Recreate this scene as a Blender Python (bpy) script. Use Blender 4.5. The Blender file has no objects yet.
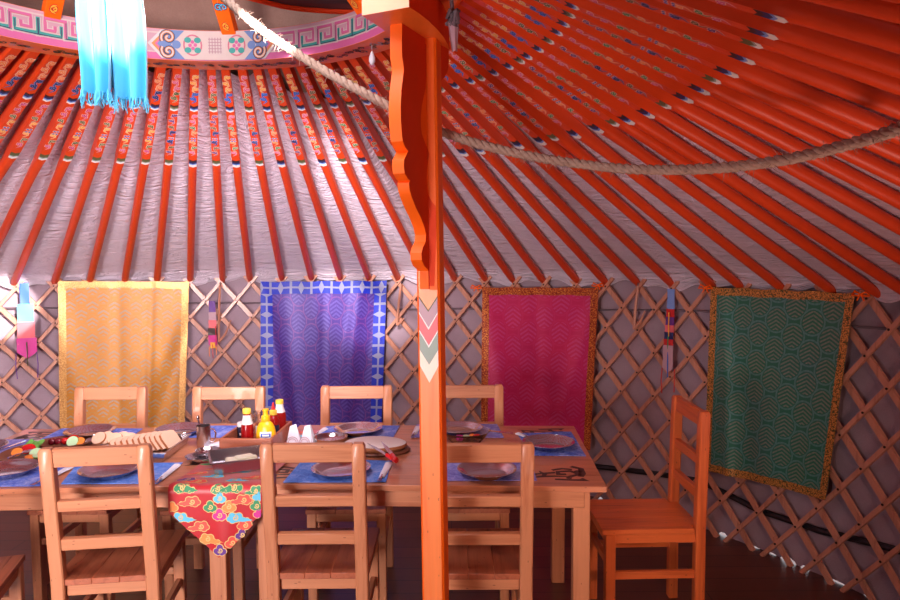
import bpy, bmesh, math, random
from mathutils import Vector, Matrix, Quaternion
random.seed(7)
PI = math.pi
C = bpy.context.scene.collection
S = bpy.context.scene

# ------------------------------------------------------------------ camera
FPX, PITCH, ROLL, HCAM = 709.36, .0678, -.0064, 1.6077
_f = Vector((0, math.cos(PITCH), -math.sin(PITCH)))
_u = Vector((0, math.sin(PITCH), math.cos(PITCH)))
_x = Vector((1, 0, 0))
CX = math.cos(ROLL)*_x + math.sin(ROLL)*_u
CU = -math.sin(ROLL)*_x + math.cos(ROLL)*_u
CAM = Vector((0, 0, HCAM))
cd = bpy.data.cameras.new('camera')
co = bpy.data.objects.new('camera', cd)
C.objects.link(co)
cd.sensor_width = 36
cd.lens = FPX/900*36
cd.clip_start = .05
m = Matrix((CX, CU, -_f)).transposed().to_4x4()
m.translation = CAM
co.matrix_world = m
S.camera = co
S.view_settings.view_transform = 'Standard'
S.view_settings.look = 'None'
S.view_settings.exposure = 0.0

# survey helpers: where a sight line meets the table height / a depth / the round wall
def ray(px, py): return _f + CX*((px-450)/FPX) - CU*((py-300)/FPX)
def at_z(px, py, z):
    d = ray(px, py); return CAM + d*((z-HCAM)/d.z)
def at_y(px, py, y):
    d = ray(px, py); return CAM + d*(y/d.y)
GC = Vector((-1.2852, 1.8722)); GR = 3.4201; GW = 1.4075      # round wall: centre, radius, height
RC = Vector((-.8786, 2.0362))                                  # crown centre
def at_wall(px, py, R=GR):
    d = ray(px, py); a = d.x**2+d.y**2; b = -(d.x*GC.x+d.y*GC.y); c = GC.length_squared-R*R
    t = (-b+math.sqrt(b*b-a*c))/a; p = CAM+d*t
    return math.atan2(p.y-GC.y, p.x-GC.x), p.z
def wp(a, z, R=GR): return Vector((GC.x+R*math.cos(a), GC.y+R*math.sin(a), z))

# ------------------------------------------------------------------ materials
def lin(c):
    return tuple((v/255/12.92 if v/255 <= .04045 else ((v/255+.055)/1.055)**2.4) for v in c)
class NT:
    def __init__(s, name):
        s.m = bpy.data.materials.new(name); s.m.use_nodes = True
        s.t = s.m.node_tree; s.n = s.t.nodes; s.l = s.t.links
        s.b = s.n['Principled BSDF']
    def add(s, typ, **kw):
        n = s.n.new(typ)
        for k, v in kw.items():
            if k in n.inputs.keys() and not hasattr(n, k): n.inputs[k].default_value = v
            else: setattr(n, k, v)
        return n
    def put(s, inp, v):
        if isinstance(v, bpy.types.NodeSocket): s.l.new(v, inp)
        else: inp.default_value = v
    def math(s, op, a, b=None, c=None):
        n = s.n.new('ShaderNodeMath'); n.operation = op
        s.put(n.inputs[0], a)
        if b is not None: s.put(n.inputs[1], b)
        if c is not None: s.put(n.inputs[2], c)
        return n.outputs[0]
    def mix(s, f, a, b, bt='MIX'):
        n = s.n.new('ShaderNodeMix'); n.data_type = 'RGBA'; n.blend_type = bt
        s.put(n.inputs[0], f)
        for i, v in ((6, a), (7, b)):
            if isinstance(v, tuple): v = (*v[:3], 1)
            s.put(n.inputs[i], v)
        return n.outputs[2]
    def coord(s, kind='Object', scale=(1, 1, 1), rnd=0.0):
        t = s.n.new('ShaderNodeTexCoord'); mp = s.n.new('ShaderNodeMapping')
        s.l.new(t.outputs[kind], mp.inputs[0]); mp.inputs['Scale'].default_value = scale
        if rnd:
            oi = s.n.new('ShaderNodeObjectInfo'); v = s.n.new('ShaderNodeVectorMath'); v.operation = 'SCALE'
            v.inputs[0].default_value = (rnd, rnd*1.7, rnd*.6); s.l.new(oi.outputs['Random'], v.inputs['Scale'])
            s.l.new(v.outputs[0], mp.inputs['Location'])
        return mp.outputs[0]
    def noise(s, vec, scale=5, detail=3, rough=.5, dist=0):
        n = s.n.new('ShaderNodeTexNoise'); s.l.new(vec, n.inputs['Vector'])
        n.inputs['Scale'].default_value = scale; n.inputs['Detail'].default_value = detail
        n.inputs['Roughness'].default_value = rough; n.inputs['Distortion'].default_value = dist
        return n.outputs[0]
    def ramp(s, f, stops):
        n = s.n.new('ShaderNodeValToRGB'); s.l.new(f, n.inputs[0]); e = n.color_ramp.elements
        while len(e) < len(stops): e.new(.5)
        for i, (p, c) in enumerate(stops): e[i].position = p; e[i].color = (*c[:3], 1)
        return n.outputs[0]
    def bump(s, h, strength=.3, dist=.01):
        n = s.n.new('ShaderNodeBump'); s.l.new(h, n.inputs['Height'])
        n.inputs['Strength'].default_value = strength; n.inputs['Distance'].default_value = dist
        s.l.new(n.outputs[0], s.b.inputs['Normal'])
    def done(s, col=None, rough=.5, metal=0, spec=None, sheen=0, trans=0, coat=0, alpha=None):
        if col is not None:
            if isinstance(col, tuple): col = (*col[:3], 1)
            s.put(s.b.inputs['Base Color'], col)
        s.put(s.b.inputs['Roughness'], rough); s.b.inputs['Metallic'].default_value = metal
        if spec is not None: s.b.inputs['Specular IOR Level'].default_value = spec
        s.b.inputs['Sheen Weight'].default_value = sheen
        s.b.inputs['Transmission Weight'].default_value = trans
        s.b.inputs['Coat Weight'].default_value = coat
        return s.m
def plain(name, rgb, rough=.5, metal=0, var=.06, scale=30, **kw):
    t = NT(name); c = lin(rgb)
    f = t.noise(t.coord('Object'), scale, 2)
    col = t.mix(f, tuple(v*(1-var) for v in c), tuple(min(1, v*(1+var)) for v in c))
    return t.done(col, rough, metal, **kw)
def wood(name, a, b, axis, rough=.42, knots=True, coat=.15):
    t = NT(name); sc = [26, 26, 26]; sc[axis] = 1.6
    v = t.coord('Object', tuple(sc), rnd=9)
    g = t.noise(v, 1.0, 4, .6, .6)
    sc2 = [90, 90, 90]; sc2[axis] = 5
    g2 = t.noise(t.coord('Object', tuple(sc2), rnd=5), 1.0, 2)
    f = t.math('ADD', t.math('MULTIPLY', g, .75), t.math('MULTIPLY', g2, .3))
    col = t.ramp(f, [(.30, lin(b)), (.52, lin(a)), (.75, tuple(x*1.12 for x in lin(a)))])
    if knots:
        sc3 = [9, 9, 9]; sc3[axis] = 3.2
        vo = t.n.new('ShaderNodeTexVoronoi'); t.l.new(t.coord('Object', tuple(sc3), rnd=7), vo.inputs['Vector'])
        k = t.math('LESS_THAN', vo.outputs['Distance'], .085)
        col = t.mix(t.math('MULTIPLY', k, .55), col, lin((95, 40, 22)))
    t.bump(g2, .08, .002)
    return t.done(col, rough, coat=coat)
M = {}
PA, PB = (202, 130, 92), (174, 98, 64)
for i, ax in enumerate('xyz'):
    M['pine_'+ax] = wood('pine_'+ax, PA, PB, i)
    M['honey_'+ax] = wood('honey_'+ax, (216, 104, 50), (178, 70, 30), i)  # pine with the red bounce light put into its colour
    M['seat_'+ax] = wood('seat_'+ax, (176, 96, 66), (140, 66, 42), i)
    M['lath_'+ax] = wood('lath_'+ax, (196, 132, 108), (160, 98, 76), i, knots=False)
M['tabletop'] = wood('tabletop', (194, 120, 84), (154, 84, 54), 0, rough=.33, coat=.25)
M['motif'] = plain('table_motif', (70, 38, 30), .5)
M['rafter'] = plain('rafter_lacquer', (222, 68, 24), .42, var=.12, scale=14, spec=.4)
M['orange'] = plain('orange_lacquer', (252, 100, 12), .5, var=.07, scale=12, spec=.3)
M['orange_lit'] = wood('orange_lit', (250, 132, 66), (246, 110, 46), 2, rough=.42, coat=.05)
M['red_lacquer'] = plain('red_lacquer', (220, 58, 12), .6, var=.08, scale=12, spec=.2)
M['end_lit'] = plain('end_lit', (250, 170, 130), .4, coat=.2)
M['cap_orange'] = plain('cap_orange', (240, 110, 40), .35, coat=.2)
for n, c in dict(p_white=(236, 226, 222), p_pink=(222, 84, 150), p_lpink=(240, 176, 190), p_teal=(40, 170, 160), p_blue=(46, 92, 190),
                 p_navy=(40, 44, 96), p_yellow=(244, 176, 60), p_orange=(246, 140, 70), p_green=(84, 110, 60), p_olive=(96, 92, 56), p_red=(206, 40, 40),
                 p_grey=(150, 160, 150), p_mauve=(186, 146, 158), p_rose=(232, 104, 112), p_sky=(96, 190, 226), p_purple=(104, 52, 140),
                 p_gold=(226, 190, 120), p_tone=(246, 204, 186), p_dark=(58, 34, 34), p_lblue=(120, 150, 215), p_magenta=(206, 40, 140), p_greend=(54, 142, 92), p_coral=(238, 84, 70), p_cream=(246, 222, 204)).items():
    M[n] = plain('paint_'+n[2:], c, .5)
for n in 'white pink lpink teal navy cream rose lblue orange mauve'.split():
    c = dict(white=(214, 200, 202), pink=(214, 92, 150), lpink=(206, 150, 166), teal=(46, 150, 142), navy=(46, 44, 84), cream=(214, 186, 180), rose=(206, 100, 124), lblue=(104, 128, 186), orange=(226, 134, 72), mauve=(176, 128, 142))[n]
    M['c_'+n] = plain('crown_paint_'+n, tuple(int(v*.86) for v in c), .55)
# white liner of the roof
def mk_liner():
    t = NT('roof_liner'); uv = t.coord('UV', (1, 1, 1))
    w1 = t.noise(t.coord('UV', (2.2, 30, 1)), 1.0, 4, .6, 1.6)
    w2 = t.noise(t.coord('UV', (7, 11, 1)), 1.0, 3, .6, 2.2)
    h = t.math('ADD', w1, t.math('MULTIPLY', w2, .9))
    col = t.mix(w2, lin((216, 190, 208)), lin((238, 218, 232)))
    t.bump(h, .9, .034)
    return t.done(col, .30, sheen=.2)
M['liner'] = mk_liner()
def mk_felt(name, a, b, rough=.95):
    t = NT(name); f = t.noise(t.coord('Object', (1, 1, 1)), 7, 6, .65)
    g = t.noise(t.coord('Object', (1, 1, 1)), 160, 2)
    col = t.mix(t.math('ADD', t.math('MULTIPLY', f, .7), t.math('MULTIPLY', g, .3)), lin(a), lin(b))
    t.bump(g, .3, .004)
    return t.done(col, rough)
M['felt_wall'] = mk_felt('felt_wall', (136, 110, 122), (180, 154, 166))
M['felt_roof'] = mk_felt('felt_roof', (116, 84, 74), (160, 126, 114))
def mk_floor():
    t = NT('floor_boards')
    br = t.n.new('ShaderNodeTexBrick'); t.l.new(t.coord('Object', (1, 1, 1)), br.inputs['Vector'])
    br.inputs['Scale'].default_value = 1.0; br.inputs['Brick Width'].default_value = 2.4; br.inputs['Row Height'].default_value = .13
    br.inputs['Mortar Size'].default_value = .003
    br.inputs['Color1'].default_value = (*lin((112, 58, 44)), 1); br.inputs['Color2'].default_value = (*lin((92, 46, 36)), 1)
    br.inputs['Mortar'].default_value = (*lin((30, 14, 12)), 1)
    g = t.noise(t.coord('Object', (2, 34, 1)), 1.0, 4)
    col = t.mix(t.math('MULTIPLY', g, .5), br.outputs['Color'], lin((64, 30, 24)))
    return t.done(col, .38)
M['floor'] = mk_floor()
M['ground'] = mk_felt('outside_ground', (190, 180, 160), (214, 204, 186))
M['steel'] = plain('stainless_steel', (206, 198, 204), .15, 1, var=.03)
M['steel_dull'] = plain('dull_steel', (190, 184, 190), .26, 1, var=.05)
M['iron'] = plain('dark_iron', (60, 44, 40), .5, .6)
M['napkin'] = plain('paper_napkin', (236, 230, 240), .85)
M['butter'] = plain('butter', (250, 240, 214), .45)
M['black_pipe'] = plain('black_pipe', (14, 13, 20), .4)
M['cord'] = plain('grey_cord', (110, 92, 100), .9)
def mk_rope(name, a, b):
    t = NT(name); f = t.noise(t.coord('Object', (1, 1, 1)), 90, 4)
    t.bump(f, .8, .004)
    return t.done(t.mix(f, lin(a), lin(b)), .9)
M['rope'] = mk_rope('horsehair_rope', (128, 96, 82), (196, 164, 148))
def mk_mat(name, a, b, c):
    t = NT(name); f = t.noise(t.coord('Object', (1, 1, 1)), 46, 5, .7, 1.2); g = t.noise(t.coord('Object', (1, 1, 1)), 11, 3)
    col = t.ramp(t.math('ADD', t.math('MULTIPLY', f, .6), t.math('MULTIPLY', g, .4)), [(.36, lin(a)), (.5, lin(b)), (.64, lin(c))])
    t.bump(f, .25, .003)
    return t.done(col, .75)
M['mat_blue'] = mk_mat('placemat_blue', (52, 72, 184), (96, 122, 216), (176, 182, 234))
M['mat_sky'] = mk_mat('placemat_sky', (60, 96, 196), (88, 136, 224), (160, 172, 234))
M['mat_violet'] = mk_mat('placemat_violet', (92, 84, 178), (136, 132, 210), (186, 182, 226))
# brocade: staggered medallions of concentric chevrons, on the cloth's own UV
def mk_brocade(name, base, line, glow, outline, nx, ny, lines=42, slant=0.0, metal=.15, amt=.65):
    t = NT(name)
    tc = t.n.new('ShaderNodeTexCoord'); sp = t.n.new('ShaderNodeSeparateXYZ'); t.l.new(tc.outputs['UV'], sp.inputs[0])
    u = t.math('MULTIPLY', sp.outputs[0], nx); v = t.math('MULTIPLY', sp.outputs[1], ny)
    def cell(off):
        fu = t.math('SUBTRACT', t.math('FRACT', t.math('ADD', u, off)), .5)
        fv = t.math('SUBTRACT', t.math('FRACT', t.math('ADD', v, off)), .5)
        au = t.math('ABSOLUTE', fu)
        d = t.math('SQRT', t.math('ADD', t.math('MULTIPLY', fu, fu), t.math('MULTIPLY', t.math('MULTIPLY', fv, fv), .55)))
        ch = t.math('SINE', t.math('MULTIPLY', t.math('ADD', fv, t.math('MULTIPLY', au, -.75)), lines))
        return d, ch
    d1, c1 = cell(0.0); d2, c2 = cell(.5)
    first = t.math('LESS_THAN', d1, d2)
    ch = t.math('ADD', t.math('MULTIPLY', first, c1), t.math('MULTIPLY', t.math('SUBTRACT', 1, first), c2))
    d = t.math('MINIMUM', d1, d2)
    nz = t.noise(t.coord('UV', (3, 4, 1)), 1.0, 3)
    nf = t.noise(t.coord('UV', (70, 90, 1)), 1.0, 2)
    inside = t.math('MULTIPLY', t.math('LESS_THAN', d, .27), t.math('GREATER_THAN', ch, .05))
    edge = t.math('LESS_THAN', t.math('ABSOLUTE', t.math('SUBTRACT', d, .315)), .022)
    col = t.mix(nz, lin(base), lin(glow))
    col = t.mix(t.math('MULTIPLY', inside, t.math('MULTIPLY', nf, amt*1.6)), col, lin(line))
    col = t.mix(t.math('MULTIPLY', edge, t.math('MULTIPLY', nf, amt*1.4)), col, lin(outline))
    return t.done(col, .42, sheen=.12, metal=metal)
M['br_yellow'] = mk_brocade('brocade_yellow', (182, 106, 8), (150, 138, 124), (200, 126, 14), (172, 126, 60), 6, 10.5, lines=24, amt=.9)
M['br_blue'] = mk_brocade('brocade_blue', (58, 40, 136), (116, 96, 186), (84, 46, 140), (146, 76, 150), 5, 6.4, lines=40, amt=.55)
M['br_magenta'] = mk_brocade('brocade_magenta', (180, 18, 92), (200, 90, 160), (196, 22, 72), (204, 50, 110), 3.6, 5.4, amt=.35)
M['br_green'] = mk_brocade('brocade_green', (16, 112, 74), (158, 146, 140), (44, 104, 100), (120, 160, 170), 4.0, 6.6, lines=48, amt=.55)
def mk_gold(name, a, b, c, sx=150, sy=150):
    t = NT(name); vo = t.n.new('ShaderNodeTexVoronoi'); t.l.new(t.coord('UV', (sx, sy, 1)), vo.inputs['Vector']); vo.inputs['Scale'].default_value = 1
    f = t.noise(t.coord('UV', (sx*.5, sy*.5, 1)), 1, 3)
    col = t.ramp(t.math('ADD', t.math('MULTIPLY', vo.outputs['Distance'], .6), t.math('MULTIPLY', f, .5)), [(.3, lin(a)), (.52, lin(b)), (.74, lin(c))])
    return t.done(col, .36, metal=.35)
M['gold_pale'] = mk_gold('gold_ribbon', (230, 180, 108), (212, 154, 86), (184, 122, 66))
M['gold_red'] = mk_gold('gold_red_ribbon', (236, 166, 76), (190, 84, 36), (130, 34, 24))
M['gold_green'] = mk_gold('gold_green_ribbon', (232, 164, 88), (196, 130, 62), (70, 78, 48))
def mk_blueborder():
    t = NT('blue_cross_ribbon')
    tc = t.n.new('ShaderNodeTexCoord'); sp = t.n.new('ShaderNodeSeparateXYZ'); t.l.new(tc.outputs['UV'], sp.inputs[0])
    fu = t.math('ABSOLUTE', t.math('SUBTRACT', t.math('FRACT', sp.outputs[0]), .5))      # UV given in cells
    fv = t.math('ABSOLUTE', t.math('SUBTRACT', t.math('FRACT', sp.outputs[1]), .5))
    cross = t.math('MAXIMUM', t.math('LESS_THAN', fu, .06), t.math('LESS_THAN', fv, .075))
    near = t.math('LESS_THAN', fu, .5)
    cross = t.math('MULTIPLY', cross, near)
    star = t.math('LESS_THAN', t.math('ADD', fu, fv), .14)
    gap = t.math('GREATER_THAN', t.math('SUBTRACT', fu, t.math('MULTIPLY', fv, .28)), .345)
    f = t.math('MAXIMUM', t.math('MAXIMUM', cross, gap), star)
    return t.done(t.mix(f, lin((14, 40, 184)), lin((146, 146, 184))), .5)
M['blue_border'] = mk_blueborder()
M['run_red'] = plain('runner_red_satin', (190, 10, 28), .42, var=.15, scale=20, sheen=.4)
def mk_scarf():
    t = NT('scarf_silk')
    g = t.noise(t.coord('Object', (60, 60, 6)), 1, 3)
    return t.done(t.mix(g, lin((54, 172, 220)), lin((96, 208, 240))), .5, sheen=.4)
M['scarf'] = mk_scarf()
def glass(name, rgb, rough=.05, ior=1.45):
    t = NT(name); t.b.inputs['IOR'].default_value = ior
    t.noise(t.coord('Object'), 3)
    return t.done(lin(rgb), rough, trans=1)
M['glass'] = glass('clear_glass', (250, 250, 250))
M['crown_glass'] = plain('dusty_grey_pane', (70, 66, 78), .3)

# ------------------------------------------------------------------ mesh builder
class MB:
    def __init__(s): s.v = []; s.f = []; s.m = []; s.uv = []; s.mats = []
    def mi(s, mat):
        if mat not in s.mats: s.mats.append(mat)
        return s.mats.index(mat)
    def face(s, idx, mat, uv=None): s.f.append(tuple(idx)); s.m.append(s.mi(mat)); s.uv.append(uv)
    def poly(s, pts, mat, uv=None):
        n = len(s.v); s.v += [tuple(p) for p in pts]; s.face(range(n, n+len(pts)), mat, uv)
    def bm(s, bm, mat, mtx=None):
        n = len(s.v); bm.verts.index_update()
        for v in bm.verts: s.v.append(tuple(mtx @ v.co if mtx else v.co))
        for f in bm.faces: s.face([n+v.index for v in f.verts], mat)
        bm.free()
    def box(s, c, size, mat, rot=None, bev=.003):
        b = bmesh.new(); bmesh.ops.create_cube(b, size=1)
        for v in b.verts: v.co = Vector((v.co.x*size[0], v.co.y*size[1], v.co.z*size[2]))
        if bev: bmesh.ops.bevel(b, geom=b.edges[:], offset=min(bev, min(size)*.3), segments=1, affect='EDGES')
        mt = Matrix.Translation(c)
        if rot is not None: mt = mt @ rot.to_4x4()
        s.bm(b, mat, mt)
    def bar(s, p, q, w, d, mat, side=Vector((1, 0, 0)), bev=.003, ext=0):
        "square bar from p to q; w along side, d across"
        p = Vector(p); q = Vector(q); z = (q-p).normalized(); x = (side-z*side.dot(z)).normalized(); y = z.cross(x)
        s.box((p+q)/2, (w, d, (q-p).length+ext), mat, Matrix((x, y, z)).transposed(), bev)
    def tube(s, pts, r, mat, n=8, closed_ends=True, loop=False):
        pts = [Vector(p) for p in pts]; L = len(pts); base = len(s.v)
        rr = r if isinstance(r, (list, tuple)) else [r]*L
        up = None
        for i, p in enumerate(pts):
            a = pts[(i-1) % L] if loop else pts[max(i-1, 0)]; b = pts[(i+1) % L] if loop else pts[min(i+1, L-1)]
            t = (b-a).normalized()
            if up is None: up = t.orthogonal().normalized()
            up = (up-t*up.dot(t)).normalized(); sd = t.cross(up)
            for k in range(n):
                an = 2*PI*k/n; s.v.append(tuple(p+(up*math.cos(an)+sd*math.sin(an))*rr[i]))
        for i in range(L if loop else L-1):
            for k in range(n):
                i2 = (i+1) % L
                s.face((base+i*n+k, base+i*n+(k+1) % n, base+i2*n+(k+1) % n, base+i2*n+k), mat)
        if closed_ends and not loop:
            s.face([base+k for k in range(n)][::-1], mat); s.face([base+(L-1)*n+k for k in range(n)], mat)
    def lathe(s, prof, mat, n=28, c=(0, 0, 0), sx=1, sy=1, mats=None):
        c = Vector(c); rings = []
        for r, z in prof:
            if r < 1e-5: rings.append([len(s.v)]); s.v.append((c.x, c.y, c.z+z)); continue
            rings.append(list(range(len(s.v), len(s.v)+n)))
            for k in range(n):
                a = 2*PI*k/n; s.v.append((c.x+r*math.cos(a)*sx, c.y+r*math.sin(a)*sy, c.z+z))
        for i in range(len(prof)-1):
            mm = mats[i] if mats else mat; A, B = rings[i], rings[i+1]
            for k in range(n):
                k2 = (k+1) % n
                if len(A) == 1 and len(B) == 1: break
                if len(A) == 1: s.face((A[0], B[k2], B[k]), mm)
                elif len(B) == 1: s.face((A[k], A[k2], B[0]), mm)
                else: s.face((A[k], A[k2], B[k2], B[k]), mm)
        if len(rings[0]) > 1: s.face(rings[0][::-1], mats[0] if mats else mat)
        if len(rings[-1]) > 1: s.face(rings[-1], mats[-1] if mats else mat)
    def grid(s, fn, nu, nv, mat, uvfn=None):
        "fn(u,v) with u,v in 0..1"
        base = len(s.v)
        for j in range(nv+1):
            for i in range(nu+1): s.v.append(tuple(fn(i/nu, j/nv)))
        for j in range(nv):
            for i in range(nu):
                q = [(i, j), (i+1, j), (i+1, j+1), (i, j+1)]
                uv = [(uvfn(a/nu, b/nv) if uvfn else (a/nu, b/nv)) for a, b in q]
                s.face([base+b*(nu+1)+a for a, b in q], mat, uv)
    def ribbon(s, pts, w, mp, mat):
        "flat painted line: 2D points, mapped to the surface by mp(u,v)"
        P = [Vector(p) for p in pts]; L = []; R = []
        for i, p in enumerate(P):
            a = P[max(i-1, 0)]; b = P[min(i+1, len(P)-1)]; t = (b-a).normalized(); nrm = Vector((-t.y, t.x))
            k = 1.0
            if 0 < i < len(P)-1:
                t1 = (p-a).normalized(); k = 1/max(.6, abs(t1.dot(t)))
            ww = (w[i] if isinstance(w, (list, tuple)) else w)/2*k
            L.append(mp(*(p+nrm*ww))); R.append(mp(*(p-nrm*ww)))
        base = len(s.v); s.v += [tuple(x) for x in L]+[tuple(x) for x in R]; n = len(P)
        for i in range(n-1): s.face((base+i, base+n+i, base+n+i+1, base+i+1), mat)
    def disc(s, c, r, mp, mat, n=14, clip=None, sx=1, sy=1):
        pts = [(c[0]+r*sx*math.cos(2*PI*k/n), c[1]+r*sy*math.sin(2*PI*k/n)) for k in range(n)]
        s.flat(pts, mp, mat, clip)
    def flat(s, pts, mp, mat, clip=None):
        if clip: pts = clip_poly(pts, clip)
        if len(pts) >= 3: s.poly([mp(*p) for p in pts], mat)
    def mesh(s, name, sharp=.7, smooth=True):
        me = bpy.data.meshes.new(name); me.from_pydata(s.v, [], s.f)
        for mt in s.mats: me.materials.append(M[mt])
        me.polygons.foreach_set('material_index', s.m)
        if any(u is not None for u in s.uv):
            ul = me.uv_layers.new(name='UVMap')
            for p, u in zip(me.polygons, s.uv):
                if u:
                    for k, li in enumerate(p.loop_indices): ul.data[li].uv = u[k]
        if smooth:
            me.polygons.foreach_set('use_smooth', [True]*len(me.polygons)); me.set_sharp_from_angle(angle=sharp)
        me.update()
        return me
    def build(s, name, parent=None, loc=None, rotz=0, sharp=.7, smooth=True):
        o = bpy.data.objects.new(name, s.mesh(name, sharp, smooth)); C.objects.link(o)
        if parent: o.parent = parent
        if loc is not None: o.location = loc; o.rotation_euler = (0, 0, rotz)
        return o
def clip_poly(pts, clip):
    out = [Vector(p) for p in pts]; n = len(clip)
    for i in range(n):
        a = Vector(clip[i]); b = Vector(clip[(i+1) % n]); e = b-a; new = []
        side = lambda p: e.x*(p.y-a.y)-e.y*(p.x-a.x)
        for k in range(len(out)):
            p, q = out[k], out[(k+1) % len(out)]; sp_, sq = side(p), side(q)
            if sp_ >= 0: new.append(p)
            if (sp_ >= 0) != (sq >= 0): new.append(p+(q-p)*(sp_/(sp_-sq)))
        out = new
        if not out: return []
    return [tuple(p) for p in out]
def tag(o, label, cat, group=None):
    o['label'] = label; o['category'] = cat
    if group: o['group'] = group
    return o
def thing(name, label, cat, loc=(0, 0, 0), rotz=0, group=None):
    o = bpy.data.objects.new(name, None); C.objects.link(o); o.empty_display_size = .05
    o.location = loc; o.rotation_euler = (0, 0, rotz)
    return tag(o, label, cat, group)
def dup(root, loc=None, rotz=None, label=None, group=None):
    def cp(o, par):
        c = o.copy(); C.objects.link(c)
        if par: c.parent = par
        for ch in kids(o): cp(ch, c)
        return c
    r = cp(root, None)
    if loc is not None: r.location = loc
    if rotz is not None: r.rotation_euler = (0, 0, rotz)
    if label: r['label'] = label
    if group: r['group'] = group
    return r
def kids(o): return [x for x in C.objects if x.parent == o]
def struct(o): o['kind'] = 'structure'; return o
def spiral(c, r, turns, a0=0, flip=1, n=16, r0=.12):
    return [(c[0]+math.cos(a0+flip*2*PI*turns*k/n)*r*(r0+(1-r0)*k/n), c[1]+math.sin(a0+flip*2*PI*turns*k/n)*r*(r0+(1-r0)*k/n)) for k in range(n+1)]
V = Vector

# ------------------------------------------------------------------ shell
b = MB(); N = 96
ring = [(GC.x+(GR+.35)*math.cos(2*PI*k/N), GC.y+(GR+.35)*math.sin(2*PI*k/N), 0) for k in range(N)]
b.poly(ring, 'floor'); bot = [(x, y, -.08) for x, y, z in ring]
b.poly(bot[::-1], 'floor')
for k in range(N): b.poly([ring[k], bot[k], bot[(k+1) % N], ring[(k+1) % N]], 'floor')
struct(b.build('floor', smooth=False))
b = MB(); b.grid(lambda u, v: (-30+60*u, -30+60*v, -.085), 4, 4, 'ground'); struct(b.build('ground'))
# felt wall: lower hem lifts where daylight leaks in
RF = GR+.055
leaks = []
for px, py, w, h in ((708, 541, .012, .03), (716, 541.5, .010, .012), (745, 549.5, .020, .012), (767, 556, .012, .010), (789, 561, .024, .045), (804, 569, .012, .03), (822, 580, .008, .03), (829, 583, .028, .012),
                     (545, 515, .012, .02), (566, 516, .012, .02), (872, 598, .02, .008)):
    p = at_z(px, py, 0); leaks.append((math.atan2(p.y-GC.y, p.x-GC.x), w, h))
def hem(a):
    z = 0.0
    for la, w, h in leaks:
        d = abs((a-la+PI) % (2*PI)-PI)
        if d < w*.55: z = max(z, .5*h*(1-(d/(w*.55))**2)**.5*(1 if random.random() > .2 else .7))
    return z
def wall_arc(name, a0, a1, n):
    b = MB(); th = .03
    A = [a0+(a1-a0)*k/n for k in range(n+1)]
    for a in A:
        h = hem(a)
        zs = [h]+[.05, .2, .5, .9, 1.25, 1.5]
        for z in zs:
            rr = RF+.006*math.sin(a*23+z*5)+.004*math.sin(a*61+z*11)
            b.v.append(tuple(wp(a, z, rr)))
    for i in range(n):
        for j in range(6): b.face((i*7+j, i*7+j+1, (i+1)*7+j+1, (i+1)*7+j), 'felt_wall')
    return struct(b.build(name))
wall_arc('wall_back', math.radians(55), math.radians(150), 200)
wall_arc('wall_right', math.radians(-20), math.radians(55), 900)
wall_arc('wall_front', math.radians(-130), math.radians(-20), 60)
wall_arc('wall_left', math.radians(150), math.radians(230), 60)

# roof: rafter directions
A0 = 2.0846; DA = math.radians(3.7355); NR = 40
def foot(a, dz=0): return wp(a, GW+dz, GR-.01)
def head(a, dz=0): return Vector((RC.x+1.013*math.cos(a), RC.y+1.013*math.sin(a), 2.385+dz))
def roof(a, t, up=0):
    p = head(a)*(1-t)+foot(a)*t; p.z += up; return p
b = MB(); nA = 400
def edge_t(a):
    d = math.degrees(a)
    e = .035+.012*math.sin(a*17)+.008*math.sin(a*41)
    if 66 < d < 84: e += .085*min(1, (d-66)/4, (84-d)/4)
    return e
def lin_pt(u, v):
    a = -PI+2*PI*u; t0 = edge_t(a); t = t0+(1.025-t0)*v
    k = (a-A0)/DA; k -= math.floor(k)
    sag = -.012*math.sin(PI*k)*math.sin(PI*min(1, v*1.1))+.006*math.sin(a*53+v*9)*math.sin(v*PI)
    p = roof(a, t, .045+sag)
    if v > .93:
        p = roof(a, min(t, 1.0), .045+sag); p.z -= (v-.93)/.07*(.055+.018*math.sin(a*37)+.012*math.sin(a*91))
        p.x += .02*math.cos(a); p.y += .02*math.sin(a)
    return p
b.grid(lin_pt, nA*2, 30, 'liner', lambda u, v: (u*2*PI*2.4, v*2.4))
struct(b.build('ceiling', sharp=3))
b = MB()
b.grid(lambda u, v: roof(-PI+2*PI*u, -.02+1.08*v, .10), 96, 6, 'felt_roof')
struct(b.build('ceiling'))
# felt over the far and left side of the crown; the near side stays open to the sky
b = MB()
def dome(u, v):
    a = math.radians(62+165*u) if False else math.radians(20+215*u); r = 1.02*math.cos(v*PI/2); z = 2.47+.50*math.sin(v*PI/2)
    return (RC.x+r*math.cos(a), RC.y+r*math.sin(a), z)
b.grid(dome, 60, 14, 'felt_roof'); struct(b.build('ceiling'))

# ------------------------------------------------------------------ crown ring
crown = thing('roof_crown', 'round orange roof crown ring with painted key pattern band at upper left', 'roof crown', (RC.x, RC.y, 0))
RI, RO, Z0, Z1 = .785, .915, 2.354, 2.470
b = MB(); n = 120
prof = [(RI, Z0), (RO, Z0), (RO+.03, Z0+.03), (RO+.03, Z1), (RI, Z1), (RI, Z0)]
for r, z in prof:
    for k in range(n): b.v.append((r*math.cos(2*PI*k/n), r*math.sin(2*PI*k/n), z))
for i in range(len(prof)-1):
    for k in range(n): b.face((i*n+k, i*n+(k+1) % n, (i+1)*n+(k+1) % n, (i+1)*n+k), 'cap_orange' if i == 0 else 'orange')
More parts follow.
